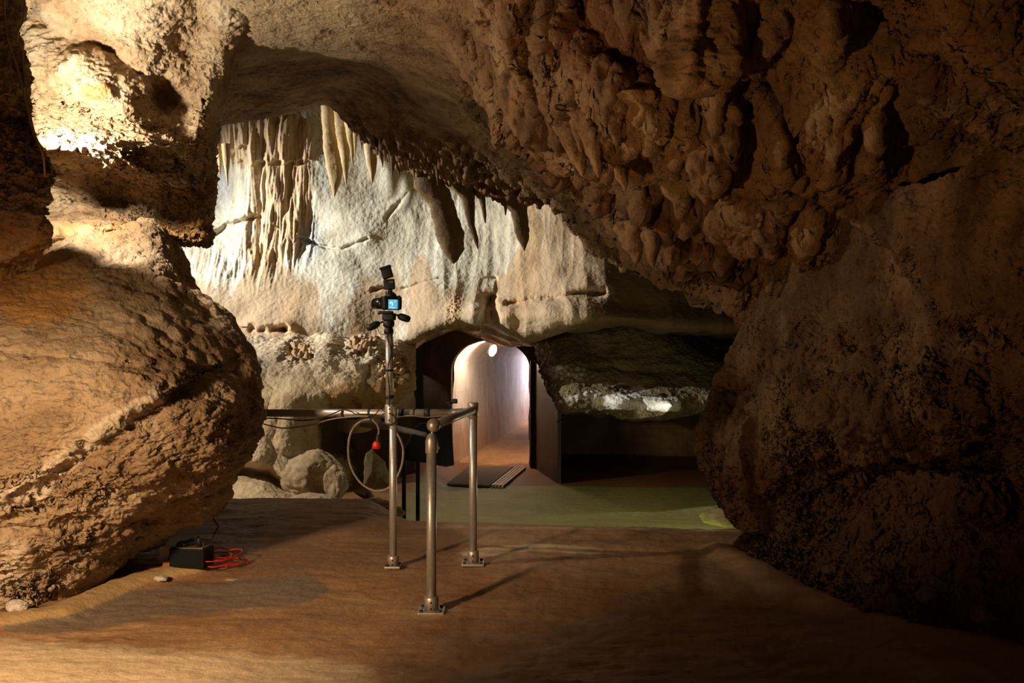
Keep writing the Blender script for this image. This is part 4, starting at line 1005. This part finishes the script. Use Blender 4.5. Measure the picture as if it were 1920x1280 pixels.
# ------------------------------------------------------------------ camera pole, tripod head, camera, flash
dP = LP.y - 0.005
TP = empty('camera_pole', V(730, 760, dP), 'slim metal pole with tape bands rising from the handrail, carrying the camera', 'pole')
pb, pt_ = V(731, 764, dP), V(729.5, 624, dP)
pole = bm_obj('pole', add_tube(bmesh.new(), [pb, pt_], 0.0245, 28), M['steel_plate'], TP)
for yy, wd in ((744, 7), (694, 4)):
    c = pb.lerp(pt_, (764 - yy) / 140); u = Vector((0, 0, wd * dP / F / 2)); tb = bm_obj('tape_band', add_tube(bmesh.new(), [c - u, c + u], 0.027, 24), M['rubber'], TP)
pc = smooth_pts([V(727, 626, dP - .027), V(726, 634, dP - .028), V(732, 650, dP - .028), V(733, 664, dP - .028), V(728, 682, dP - .028), V(727, 700, dP - .028), V(730, 735, dP - .028), V(729, 762, dP - .032)], 40)
o = tube_obj('thin_cable', pc, 0.0028, M['rubber'], None, 8); tag(o, 'thin black cable running down the front of the camera pole', 'cable')

TH = empty('tripod_head', V(729, 622, dP), 'black tripod head with two handles on top of the pole', 'tripod head')
bm = bmesh.new(); add_tube(bm, [V(729, 626, dP), V(729, 619, dP), V(729, 616, dP), V(729, 612, dP)], [0.030, 0.031, 0.026, 0.025], 24); bm_obj('mount', bm, M['black'], TH)
bm = bmesh.new(); add_tube(bm, [V(729, 613, dP), V(729, 611, dP), V(729, 603, dP), V(729, 601, dP)], [0.030, 0.036, 0.037, 0.030], 24); bm_obj('pan_ring', bm, M['black'], TH)
bm = bmesh.new(); add_box(bm, V(729, 594, dP), 0.075, 0.055, 0.05, None, 0.012); add_tube(bm, [V(717, 594, dP), V(742, 594, dP)], 0.021, 20); bm_obj('tilt_block', bm, M['black'], TH)
bm = bmesh.new(); add_box(bm, V(724, 585.5, dP), 0.090, 0.06, 0.016, None, 0.005); add_tube(bm, [V(713, 586, dP), V(709, 586, dP)], 0.012, 14); bm_obj('quick_release_plate', bm, M['black'], TH)
bm = bmesh.new(); add_tube(bm, [V(738, 588, dP), V(748, 592, dP)], 0.006, 10); add_tube(bm, [V(746, 591, dP), V(749, 592.5, dP), V(756, 595, dP), V(765, 598, dP), V(769, 599.5, dP)], [0.010, 0.020, 0.024, 0.022, 0.014], 18); bm_obj('handle', bm, M['black'], TH)
bm = bmesh.new(); add_tube(bm, [V(719, 602.5, dP), V(711, 606, dP)], 0.006, 10); add_tube(bm, [V(712, 605.5, dP), V(709, 606.5, dP - .004), V(702, 610, dP - .01), V(693, 614, dP - .02), V(688, 616, dP - .025)], [0.010, 0.020, 0.024, 0.022, 0.016], 18); bm_obj('handle', bm, M['black'], TH)

CA = empty('camera', V(733, 582, dP), 'black camera with a glowing blue screen on the tripod head', 'camera')
Rc = Matrix.Rotation(math.radians(22), 3, 'Z')
bm = bmesh.new(); add_box(bm, V(734, 568, dP), 0.118, 0.055, 0.088, Rc, 0.012); add_box(bm, V(747.5, 568, dP + .01), 0.028, 0.065, 0.082, Rc, 0.012); body = bm_obj('body', bm, M['black'], CA)
bm = bmesh.new(); add_tube(bm, [V(733, 556, dP), V(733, 552, dP), V(733, 547.5, dP)], [0.040, 0.034, 0.018], 8); bm_obj('viewfinder_hump', bm, M['black'], CA)
bm = bmesh.new(); add_tube(bm, [V(748, 558, dP), V(748, 554, dP)], 0.010, 14); bm_obj('dial', bm, M['black'], body); bm = bmesh.new(); add_tube(bm, [V(723, 557, dP), V(723, 554.5, dP)], 0.012, 14); bm_obj('dial', bm, M['black'], body)
ca_dir = Vector((-0.62, 0.78, 0)).normalized()
lc = V(720, 568, dP + .02)
bm = bmesh.new(); add_tube(bm, [lc, lc + ca_dir * .03, lc + ca_dir * .035, lc + ca_dir * .075, lc + ca_dir * .078, lc + ca_dir * .10], [0.034, 0.034, 0.037, 0.037, 0.034, 0.036], 24); bm_obj('lens', bm, M['lens'], CA)
n = Rc @ Vector((0, -1, 0)); cs = V(734.6, 570.5, dP) + n * 0.0285
bm = bmesh.new(); add_box(bm, cs, 0.060, 0.004, 0.060, Rc, 0.0); scr = bm_obj('screen', bm, M['screen'], CA, False); scr['label'] = 'glowing blue camera screen'
bm = bmesh.new(); rx = Rc @ Vector((1, 0, 0))
for (a, b, w_, h_) in ((-.012, .012, .016, .014), (-.004, .0, .01, .022), (-.018, -.018, .012, .008), (.0, -.022, .02, .006), (-.02, .004, .008, .01), (.012, .018, .012, .005)):
    add_box(bm, cs + rx * a + Vector((0, 0, b)) + n * .0024, w_, .001, h_, Rc)
bm_obj('screen_image', bm, M['screen_white'], scr, False)
FL = empty('camera_flash', V(731, 547, dP), 'black external flash with tilted head above the camera', 'camera flash')
bm = bmesh.new(); add_box(bm, V(731.5, 545, dP), 0.028, 0.03, 0.022, None, 0.003); bm_obj('foot', bm, M['black'], FL)
bm = bmesh.new(); Rf = Matrix.Rotation(math.radians(-4), 3, 'Y'); add_box(bm, V(730, 533, dP), 0.068, 0.055, 0.064, Rf, 0.006); fb = bm_obj('body', bm, M['black'], FL)
bm = bmesh.new(); add_box(bm, V(733.5, 528.5, dP - .0285), 0.024, 0.003, 0.016, Rf); bm_obj('display', bm, M['box_top'], fb, False)
bm = bmesh.new(); Rh = Matrix.Rotation(math.radians(-17), 3, 'Y'); add_box(bm, V(725.5, 511, dP), 0.064, 0.07, 0.072, Rh, 0.006); add_box(bm, V(722.6, 501.5, dP), 0.072, 0.076, 0.014, Rh, 0.003); bm_obj('head', bm, M['black'], FL)
sc_ = smooth_pts([V(701, 575, dP + .05), V(696, 582, dP), V(694.5, 590, dP - .02), V(698, 600, dP - .05), V(706, 611, dP - .05), V(711, 622, dP - .04), V(714, 626, dP - .03), V(722, 627, dP - .026)], 40)
o = tube_obj('remote_cable', sc_, 0.0022, M['rubber'], None, 8); tag(o, 'thin black cable looping from the lens down to the pole top', 'cable')

# ------------------------------------------------------------------ cables about the rail
def cable(name, pts, r, mat, label, n=70, seg=8):
    o = tube_obj(name, smooth_pts([V(*p) for p in pts], n), r, mat, None, seg); return tag(o, label, 'cable')


cable('cable', [(474, 784, 6.62), (490, 783.5, 6.6), (530, 785, 6.58), (565, 788, 6.56), (595, 785, 6.55), (620, 777, 6.52), (643, 768, 6.5), (660, 772, 6.48), (668, 776, 6.48), (700, 777, 6.46), (740, 790, 6.42)], 0.0042, M['rubber'], 'black cable sagging along the front of the long rail')
cable('cable', [(472, 788, 6.66), (492, 794, 6.6), (520, 801, 6.58), (540, 802, 6.57), (580, 797, 6.56), (620, 786, 6.55), (660, 781, 6.54), (700, 780, 6.5)], 0.0045, M['grey_cable'], 'brown grey cable hanging lowest under the long rail')
cable('cable', [(690, 781, 6.5), (704, 776, 6.45), (713, 766, 6.43), (722, 771, 6.43), (732, 776, 6.30), (740, 781, 6.32), (741, 790, 6.34), (733, 796, 6.31), (722, 794, 6.34), (708, 786, 6.45)], 0.0035, M['rubber'], 'thin black cable twisted about the tee fitting')
cable('cable', [(742, 783, 6.46), (770, 779, 6.43), (800, 782, 6.43), (840, 778, 6.42), (862, 773, 6.42)], 0.004, M['grey_cable'], 'cable running under the taped right end of the rail')
ring = [(694, 786, 6.55), (676, 790, 6.55), (660, 806, 6.56), (653, 835, 6.57), (655, 865, 6.58), (665, 890, 6.58), (682, 910, 6.58), (705, 920, 6.57), (727, 915, 6.56), (741, 900, 6.56), (753, 873, 6.56), (756, 845, 6.56), (751, 825, 6.56), (742, 808, 6.56)]
o = cable('conduit', ring, 0.0075, M['grey_cable'], 'grey ribbed cable hanging in a big loop behind the left post', 120, 10)
PL = empty('plug', V(706, 833, 6.56), 'red plug dangling on a short lead inside the grey cable loop', 'plug')
tube_obj('lead', smooth_pts([V(698, 786, 6.54), V(708, 798, 6.54), V(710, 808, 6.55), V(709, 818, 6.56)], 24), 0.006, M['grey_cable'], PL, 10)
bm = bmesh.new(); add_tube(bm, [V(709, 814, 6.56), V(708.5, 818, 6.56), V(708, 826, 6.56), V(707.5, 830, 6.56)], [0.010, 0.013, 0.014, 0.013], 16); bm_obj('sleeve', bm, M['rubber'], PL)
bm = bmesh.new(); add_tube(bm, [V(707.5, 828, 6.56), V(706, 833, 6.56), V(705, 841, 6.56)], [0.018, 0.026, 0.026], 18); bm_obj('plug_body', bm, M['red'], PL)
o = tube_obj('pipe', [V(676, 796, 8.7), V(700, 797.5, 8.7), V(742, 802, 8.72), V(756, 806, 8.72), V(800, 816, 8.66)], [0.022, 0.026, 0.026, 0.028, 0.026], M['grey_pipe'], None, 20); tag(o, 'short grey pipe behind the left post, sloping to the right', 'pipe')

# sign board seen from behind, on two legs
BD = empty('information_board', V(775, 960, 8.6), 'black tilted board on two thin legs behind the handrail', 'sign')
bd = 8.6
poly = [(784, 795), (846, 792), (851, 872), (836, 875), (800, 868), (762, 862), (752, 853), (766, 828)]
bm = bmesh.new(); fr = [bm.verts.new(V(x_, y_, bd - (y_ - 830) * .004)) for x_, y_ in poly]; bk = [bm.verts.new(V(x_, y_, bd - (y_ - 830) * .004) + Vector((0, .035, .01))) for x_, y_ in poly]
bm.faces.new(fr); bm.faces.new(list(reversed(bk)))
for k in range(len(fr)): bm.faces.new((fr[k], bk[k], bk[(k + 1) % len(fr)], fr[(k + 1) % len(fr)]))
bmesh.ops.recalc_face_normals(bm, faces=bm.faces[:]); bm_obj('panel', bm, M['box'], BD, False)
for x_, b_ in ((757, 966), (783, 953)):
    t_ = V(x_, 850, bd); z_ = fz(t_.x, t_.y); bm = bmesh.new(); add_box(bm, (t_.x, t_.y + .02, (t_.z + z_) / 2), 0.034, 0.03, t_.z - z_, None, 0.003); bm_obj('leg', bm, M['black'], BD, False)

# ------------------------------------------------------------------ rocks
def stone(name, px, py, d, wpx, hpx, mat, label, depth=0.8, rough=0.25, seed=0, cuts=5, rz=0.0, group=None, sub=5, flat=0.0, tilt=0.0):
    bm = bmesh.new(); bmesh.ops.create_icosphere(bm, subdivisions=sub, radius=1.0)
    v = np.array([x.co[:] for x in bm.verts]); r = np.random.default_rng(seed)
    for _ in range(cuts):
        n_ = r.normal(size=3); n_ /= np.linalg.norm(n_); k = r.uniform(0.55, 0.85); dd = v @ n_; v = v - np.outer(np.clip(dd - k, 0, None), n_) * 0.95
    nn = v / (np.linalg.norm(v, axis=1)[:, None] + 1e-9)
    v = v + nn * (rough * fbm(v, 1.3, 4, off=seed * 3.1) + 0.25 * rough * fbm(v, 6, 3, off=seed))[:, None]
    mn, mx = v.min(0), v.max(0); v = (v - (mn + mx) / 2) / (mx - mn) * 2
    a, b, c = wpx * d / F / 2, wpx * d / F / 2 * depth, hpx * d / F / 2
    v = v * (a, b, c)
    if tilt:
        ct, st_ = math.cos(tilt), math.sin(tilt); v = np.stack([v[:, 0] * ct + v[:, 2] * st_, v[:, 1], -v[:, 0] * st_ + v[:, 2] * ct], 1)
    ctr = Pt(px, py, d)
    for x, p_ in zip(bm.verts, v): x.co = Vector(p_)
    o = bm_obj(name, bm, mat); o.location = Vector(ctr)
    return tag(o, label, 'rock', group)


stone('rock', 588, 893, 10.35, 128, 104, M['tan_stone'], 'big lumpy dusty rock lying at the foot of the flowstone mound', 0.8, 0.35, 3, 3)
stone('rock', 628, 905, 10.1, 44, 70, M['tan_stone'], 'small round rock leaning on the right side of the big lumpy rock', 0.8, 0.35, 5, 3)
stone('rock', 590, 940, 9.9, 100, 34, M['tan_stone'], 'low crusty rock lying just below the big lumpy rock', 0.8, 0.35, 8, 3)
stone('rock', 640, 952, 9.0, 46, 24, M['tan_stone'], 'small flat rock at the right end of the mound foot', 0.9, 0.2, 9, 4)


def facet_rock(name, outline, d, th, mat, label):
    """angular rock: an outline with a proud ridge, its own thickness behind"""
    bm = bmesh.new(); pts = [V(x_, y_, d) for x_, y_ in outline]; cx = sum(x_ for x_, _ in outline) / len(outline); cy = sum(y_ for _, y_ in outline) / len(outline)
    f = [bm.verts.new(p) for p in pts]; c = bm.verts.new(V(cx - 4, cy, d) - Vector((0, th * .6, 0))); b = bm.verts.new(V(cx, cy, d) + Vector((0, th, 0)))
    for k in range(len(f)):
        bm.faces.new((f[k], f[(k + 1) % len(f)], c)); bm.faces.new((f[(k + 1) % len(f)], f[k], b))
    bmesh.ops.subdivide_edges(bm, edges=bm.edges[:], cuts=7, use_grid_fill=True)
    bmesh.ops.recalc_face_normals(bm, faces=bm.faces[:]); bm.normal_update()
    co = np.array([v.co[:] for v in bm.verts]); am = 0.02 * fbm(co, 6, 4, off=d) + 0.012 * fbm(co, 22, 2)
    for v, a in zip(bm.verts, am): v.co += v.normal * float(a)
    o = bm_obj(name, bm, mat, None, True); return tag(o, label, 'rock')


facet_rock('rock', [(682, 870), (686, 850), (698, 840), (708, 852), (720, 865), (731, 890), (736, 915), (700, 918), (682, 910)], 9.4, 0.16, M['tan_stone'], 'pointed upright rock standing behind the left handrail post')
facet_rock('rock', [(662, 920), (672, 914), (688, 912), (702, 930), (692, 937), (674, 933)], 8.9, 0.10, M['tan_stone'], 'flat tilted rock in front of the pointed upright rock')
stone('rock', 702, 954, 8.6, 76, 40, M['tan_stone'], 'low gravelly heap of rock at the left post, below the tilted flat rock', 1.0, 0.3, 21, 2)
stone('rock', 740, 962, 8.5, 40, 20, M['tan_stone'], 'small gravelly rock just right of the left post', 1.0, 0.3, 22, 2)
stone('rock', 1352, 966, 9.4, 84, 40, M['green_stone'], 'lit yellow green rock on the lower floor by the right wall', 0.8, 0.3, 31, 4)
stone('rock', 308, 1042, 6.35, 30, 42, M['white_stone'], 'white upright stone propped left of the black battery box', 0.6, 0.3, 41, 6, tilt=0.3)
stone('rock', 290, 1065, 6.3, 56, 16, M['brown_stone'], 'flat brown stone lying under the white upright stone', 0.8, 0.3, 43, 4)
stone('rock', 270, 1078, 6.2, 60, 18, M['brown_stone'], 'lowest flat brown stone in the gap under the boulder', 0.8, 0.3, 44, 4)
stone('rock', 302, 1084, 6.05, 26, 12, M['white_stone'], 'small white stone at the foot of the orange brick', 0.8, 0.3, 45, 4)
stone('rock', 32, 1136, 5.45, 44, 26, M['white_stone'], 'white stone at the foot of the huge boulder, far left', 0.8, 0.3, 46, 4)
stone('rock', 438, 1087, 6.15, 50, 12, M['brown_stone'], 'thin flat slab of stone on the floor below the red cable coil', 0.7, 0.15, 47, 5)
bm = bmesh.new(); add_box(bm, V(314, 1068, 6.28), 0.045, 0.09, 0.115, Matrix.Rotation(0.12, 3, 'Y'), 0.006); o = bm_obj('brick', bm, M['brick'], None, False); tag(o, 'orange brick standing on end left of the black battery box', 'brick')
random.seed(5)
for k, (x_, y_) in enumerate(((205, 1092), (225, 1096), (180, 1098), (160, 1103), (130, 1108), (100, 1120), (240, 1088))):
    q = gp(x_, y_ + 4); s_ = random.uniform(9, 17)
    stone('rock', x_, y_, q[1], s_, s_ * .55, M['brown_stone'] if k % 2 else M['white_stone'], 'one of the small loose stones scattered along the boulder foot', 0.9, 0.3, 60 + k, 4, group='loose stones along the boulder foot', sub=3)
for k, (x_, y_, s_, m_) in enumerate(((1640, 1085, 40, 'brown_stone'), (1745, 1115, 50, 'brown_stone'), (1560, 1070, 34, 'brown_stone'), (1850, 1150, 44, 'brown_stone'), (1690, 1050, 36, 'brown_stone'))):
    stone('rock', x_, y_, (5.75, 5.35, 6.0, 5.0, 5.7)[k], s_ * 1.3, s_ * .8, M['wall_right'], 'dark brown loose rock in the rubble at the foot of the right wall', 0.8, 0.35, 80 + k, 4, group='rubble rocks at the right wall foot', sub=4)

# ------------------------------------------------------------------ battery box, its cables
q = gp(357, 1076, 0.05); BB = empty('battery_box', (q[0], q[1] + .08, fz(q[0], q[1])), 'black box with a carrying handle on the floor beside the boulder', 'box')
c0 = Vector((q[0] - .01, q[1] + .06, fz(q[0], q[1]) + .060)); Rb = Matrix.Rotation(math.radians(-8), 3, 'Z')
bm = bmesh.new(); add_box(bm, c0, 0.225, 0.15, 0.12, Rb, 0.008); bx_ = bm_obj('case', bm, M['box'], BB, False)
bm = bmesh.new(); add_box(bm, c0 + Vector((0.01, 0, .062)), 0.18, 0.13, 0.010, Rb, 0.003); lid = bm_obj('lid', bm, M['box_top'], BB, False); lid['label'] = 'grey brown top'
hp = smooth_pts([c0 + Rb @ Vector(v) for v in ((-.10, 0, .055), (-.09, 0, .08), (-.05, 0, .09), (0.02, 0, .10), (.05, 0, .10), (.07, 0, .09), (.08, 0, .06))], 30); tube_obj('handle', hp, 0.009, M['black'], BB, 10)
bm = bmesh.new(); add_tube(bm, [c0 + Vector((.055, -.02, .06)), c0 + Vector((.05, -.02, .115)), c0 + Vector((.045, -.02, .13))], [.018, .017, .008], 14); bm_obj('terminal_cap', bm, M['black'], BB)
bm = bmesh.new(); add_tube(bm, [c0 + Vector((-.035, -.04, .06)), c0 + Vector((-.035, -.04, .095))], .011, 12); bm_obj('terminal_cap', bm, M['black'], BB)
d0 = c0.y - .02
cable('power_cable', [(322, 1026, d0), (335, 1026.5, d0), (345, 1020, d0), (357, 1011, d0), (366, 1012, d0), (370, 1022, d0), (371, 1028, d0)], 0.006, M['rubber'], 'black cable arching from the boulder into the black box', 40, 10)
cable('power_cable', [(393, 962, d0 + .25), (400, 972, d0 + .22), (408, 984, d0 + .16), (409, 988, d0 + .14), (402, 1000, d0 + .1), (397, 1012, d0 + .05), (392, 1015, d0 + .03), (378, 1014, d0), (376, 1018, d0)], 0.005, M['rubber'], 'black cable hanging from the boulder edge to the floor behind the box', 50, 8)
rc = []
fzz = fz(*gp(420, 1062, .05)) + .012
rnd = random.Random(4)
cx_, cy_ = gp(413, 1064, .05)
for k in range(46):
    a = k / 46 * 2 * PI * 3.7; rr = 0.085 + 0.035 * math.sin(a * .37 + 1) + rnd.uniform(-.01, .01)
    rc.append(Vector((cx_ + rr * 1.15 * math.cos(a) + .02 * math.sin(a * .29), cy_ + rr * 1.5 * math.sin(a), fzz + .006 + .0016 * k * (1 if k < 30 else .9) + rnd.uniform(0, .012))))
e1 = gp(468, 1059, .05); e2 = gp(330, 1075, .05)
pts = [Vector((e2[0], e2[1] - .02, fzz)), Vector((e2[0] + .1, e2[1] - .03, fzz)), Vector((cx_ - .1, cy_ - .1, fzz))] + rc + [Vector((cx_ + .1, cy_ + .05, fzz + .03)), Vector((e1[0] - .02, e1[1] + .03, fzz + .01)), Vector((e1[0], e1[1], fzz + .004)), Vector((e1[0] - .06, e1[1] - .05, fzz)), Vector((cx_ + .05, cy_ - .06, fzz + .004))]
o = tube_obj('red_cable', smooth_pts(pts, 420), 0.0042, M['red_cable'], None, 8); tag(o, 'tangled red cable coiled on the floor beside the black box', 'cable')

# ------------------------------------------------------------------ tunnel lamp, portal door, mat
LM = empty('tunnel_lamp', V(922, 640, 16.4), 'glowing bulkhead lamp at the top of the arched tunnel', 'lamp')
lc = V(924, 657, 16.4); ld = Vector((0.35, -0.5, -0.25)).normalized(); tilt = Matrix.Rotation(0.35, 3, 'Y')
bm = bmesh.new(); add_box(bm, lc + Vector((-.045, .05, .02)), 0.07, 0.07, 0.17, tilt, 0.02); bm_obj('housing', bm, M['lamp_body'], LM)
bm = bmesh.new(); add_ball(bm, (0, 0, 0), 1.0); bmesh.ops.transform(bm, matrix=Matrix.Translation(lc) @ tilt.to_4x4() @ Matrix.Diagonal((0.06, 0.06, 0.10, 1)), verts=bm.verts); bm_obj('glass', bm, M['lamp_glow'], LM)
lamp('POINT', lc + Vector((0.02, -0.14, -0.06)), (1.0, 0.74, 0.50), 40, size=0.06)

DO = bpy.data.objects.new('door_1', None); COL.objects.link(DO); DO.location = V(1012, 885, 15.3); tag(DO, kind='structure')
a_, b_ = V(1004, 700, 15.5), V(1049, 700, 13.75); dirv = (Vector((b_.x, b_.y, 0)) - Vector((a_.x, a_.y, 0))); L_ = dirv.length; ang = math.atan2(dirv.y, dirv.x); Rd = Matrix.Rotation(ang, 3, 'Z')
mid = Vector(((a_.x + b_.x) / 2, (a_.y + b_.y) / 2, 0))
bm = bmesh.new(); add_box(bm, (mid.x, mid.y, 0.06), L_, 0.05, 1.06, Rd, 0.005); 
prof_ = [(-L_ / 2, 1.22), (-L_ / 2 + .3, 1.15), (0, 1.0), (L_ / 2 - .2, .72), (L_ / 2, .59)]
low = [bm.verts.new(mid + Rd @ Vector((u_, -.025, .58))) for u_, _ in prof_]; hi = [bm.verts.new(mid + Rd @ Vector((u_, -.025, z_))) for u_, z_ in prof_]
low2 = [bm.verts.new(mid + Rd @ Vector((u_, .025, .58))) for u_, _ in prof_]; hi2 = [bm.verts.new(mid + Rd @ Vector((u_, .025, z_))) for u_, z_ in prof_]
for k in range(4):
    bm.faces.new((low[k], low[k + 1], hi[k + 1], hi[k])); bm.faces.new((low2[k + 1], low2[k], hi2[k], hi2[k + 1])); bm.faces.new((hi[k], hi[k + 1], hi2[k + 1], hi2[k]))
bmesh.ops.recalc_face_normals(bm, faces=bm.faces[:]); bm_obj('door_leaf', bm, M['door'], DO, False)
e_ = mid + Rd @ Vector((L_ / 2 - .02, 0, 0))
bm = bmesh.new(); add_box(bm, (e_.x, e_.y - .05, zpy(776, e_.y)), 0.05, 0.07, 0.13, None, 0.006); add_box(bm, (e_.x, e_.y - .04, zpy(790, e_.y)), 0.09, 0.05, 0.02, None, 0.003); bm_obj('door_latch', bm, M['black'], DO, False)
bm = bmesh.new(); add_box(bm, (V(1001, 760, 15.45).x, 15.45, 0.35), 0.11, 0.12, 1.7, None, 0.006); bm_obj('door_frame', bm, M['door'], DO, False)
bm = bmesh.new()
for zz in (-.1, .45, 1.0): add_tube(bm, [(a_.x + .02, a_.y - .06, zz), (a_.x + .02, a_.y - .06, zz + .1)], .018, 10)
bm_obj('hinge', bm, M['lamp_body'], DO)

zt_ = -0.455
def gq(px, py): return Vector((*gp(px, py, zt_), zt_))
mq = [gq(838, 910), gq(878, 877), gq(962, 877), gq(918, 913)]
bm = bmesh.new(); lo_ = [bm.verts.new(p + Vector((0, 0, .0))) for p in mq]; hi_ = [bm.verts.new(p + Vector((0, 0, .025))) for p in mq]
bm.faces.new(hi_); bm.faces.new(list(reversed(lo_)))
for k in range(4): bm.faces.new((lo_[k], lo_[(k + 1) % 4], hi_[(k + 1) % 4], hi_[k]))
bmesh.ops.recalc_face_normals(bm, faces=bm.faces[:]); o = bm_obj('door_mat', bm, M['mat'], None, False); tag(o, 'dark woven mat on the ground before the arched tunnel', 'mat')
RM = empty('threshold_ramp', gq(950, 895), 'ridged metal strips along the right side of the dark mat', 'ramp')
for k in range(4):
    t0, t1 = k / 4, (k + .8) / 4
    A, B, C_, D_ = gq(921, 913).lerp(gq(945, 914), t0), gq(964, 878).lerp(gq(988, 878), t0), gq(964, 878).lerp(gq(988, 878), t1), gq(921, 913).lerp(gq(945, 914), t1)
    bm = bmesh.new(); lo_ = [bm.verts.new(p) for p in (A, B, C_, D_)]; hi_ = [bm.verts.new(p + Vector((0, 0, .03))) for p in (A, B, C_, D_)]
    bm.faces.new(hi_); bm.faces.new(list(reversed(lo_)))
    for j in range(4): bm.faces.new((lo_[j], lo_[(j + 1) % 4], hi_[(j + 1) % 4], hi_[j]))
    bmesh.ops.recalc_face_normals(bm, faces=bm.faces[:]); bm_obj('metal_strip', bm, M['strip'], RM, False)

# ------------------------------------------------------------------ pale roots at the upper left
for k, pts in enumerate(([(12, -60, 4.9), (8, 20, 4.95), (14, 70, 4.95), (30, 120, 4.98), (46, 180, 5.0), (60, 240, 5.02), (80, 290, 5.05), (84, 330, 5.2)], [(50, -60, 5.0), (44, 30, 5.02), (34, 60, 5.03), (32, 85, 5.1)], [(40, 100, 5.05), (50, 170, 5.03), (58, 220, 5.03), (70, 262, 5.05), (88, 285, 5.15)])):
    o = cable('root', pts, 0.004 if k else 0.0055, M['root'], ('long pale root hanging down the rock at the far upper left', 'short pale root at the top left corner of the rock', 'thin pale root beside the longest one at the far left')[k], 50, 7); o['category'] = 'root'
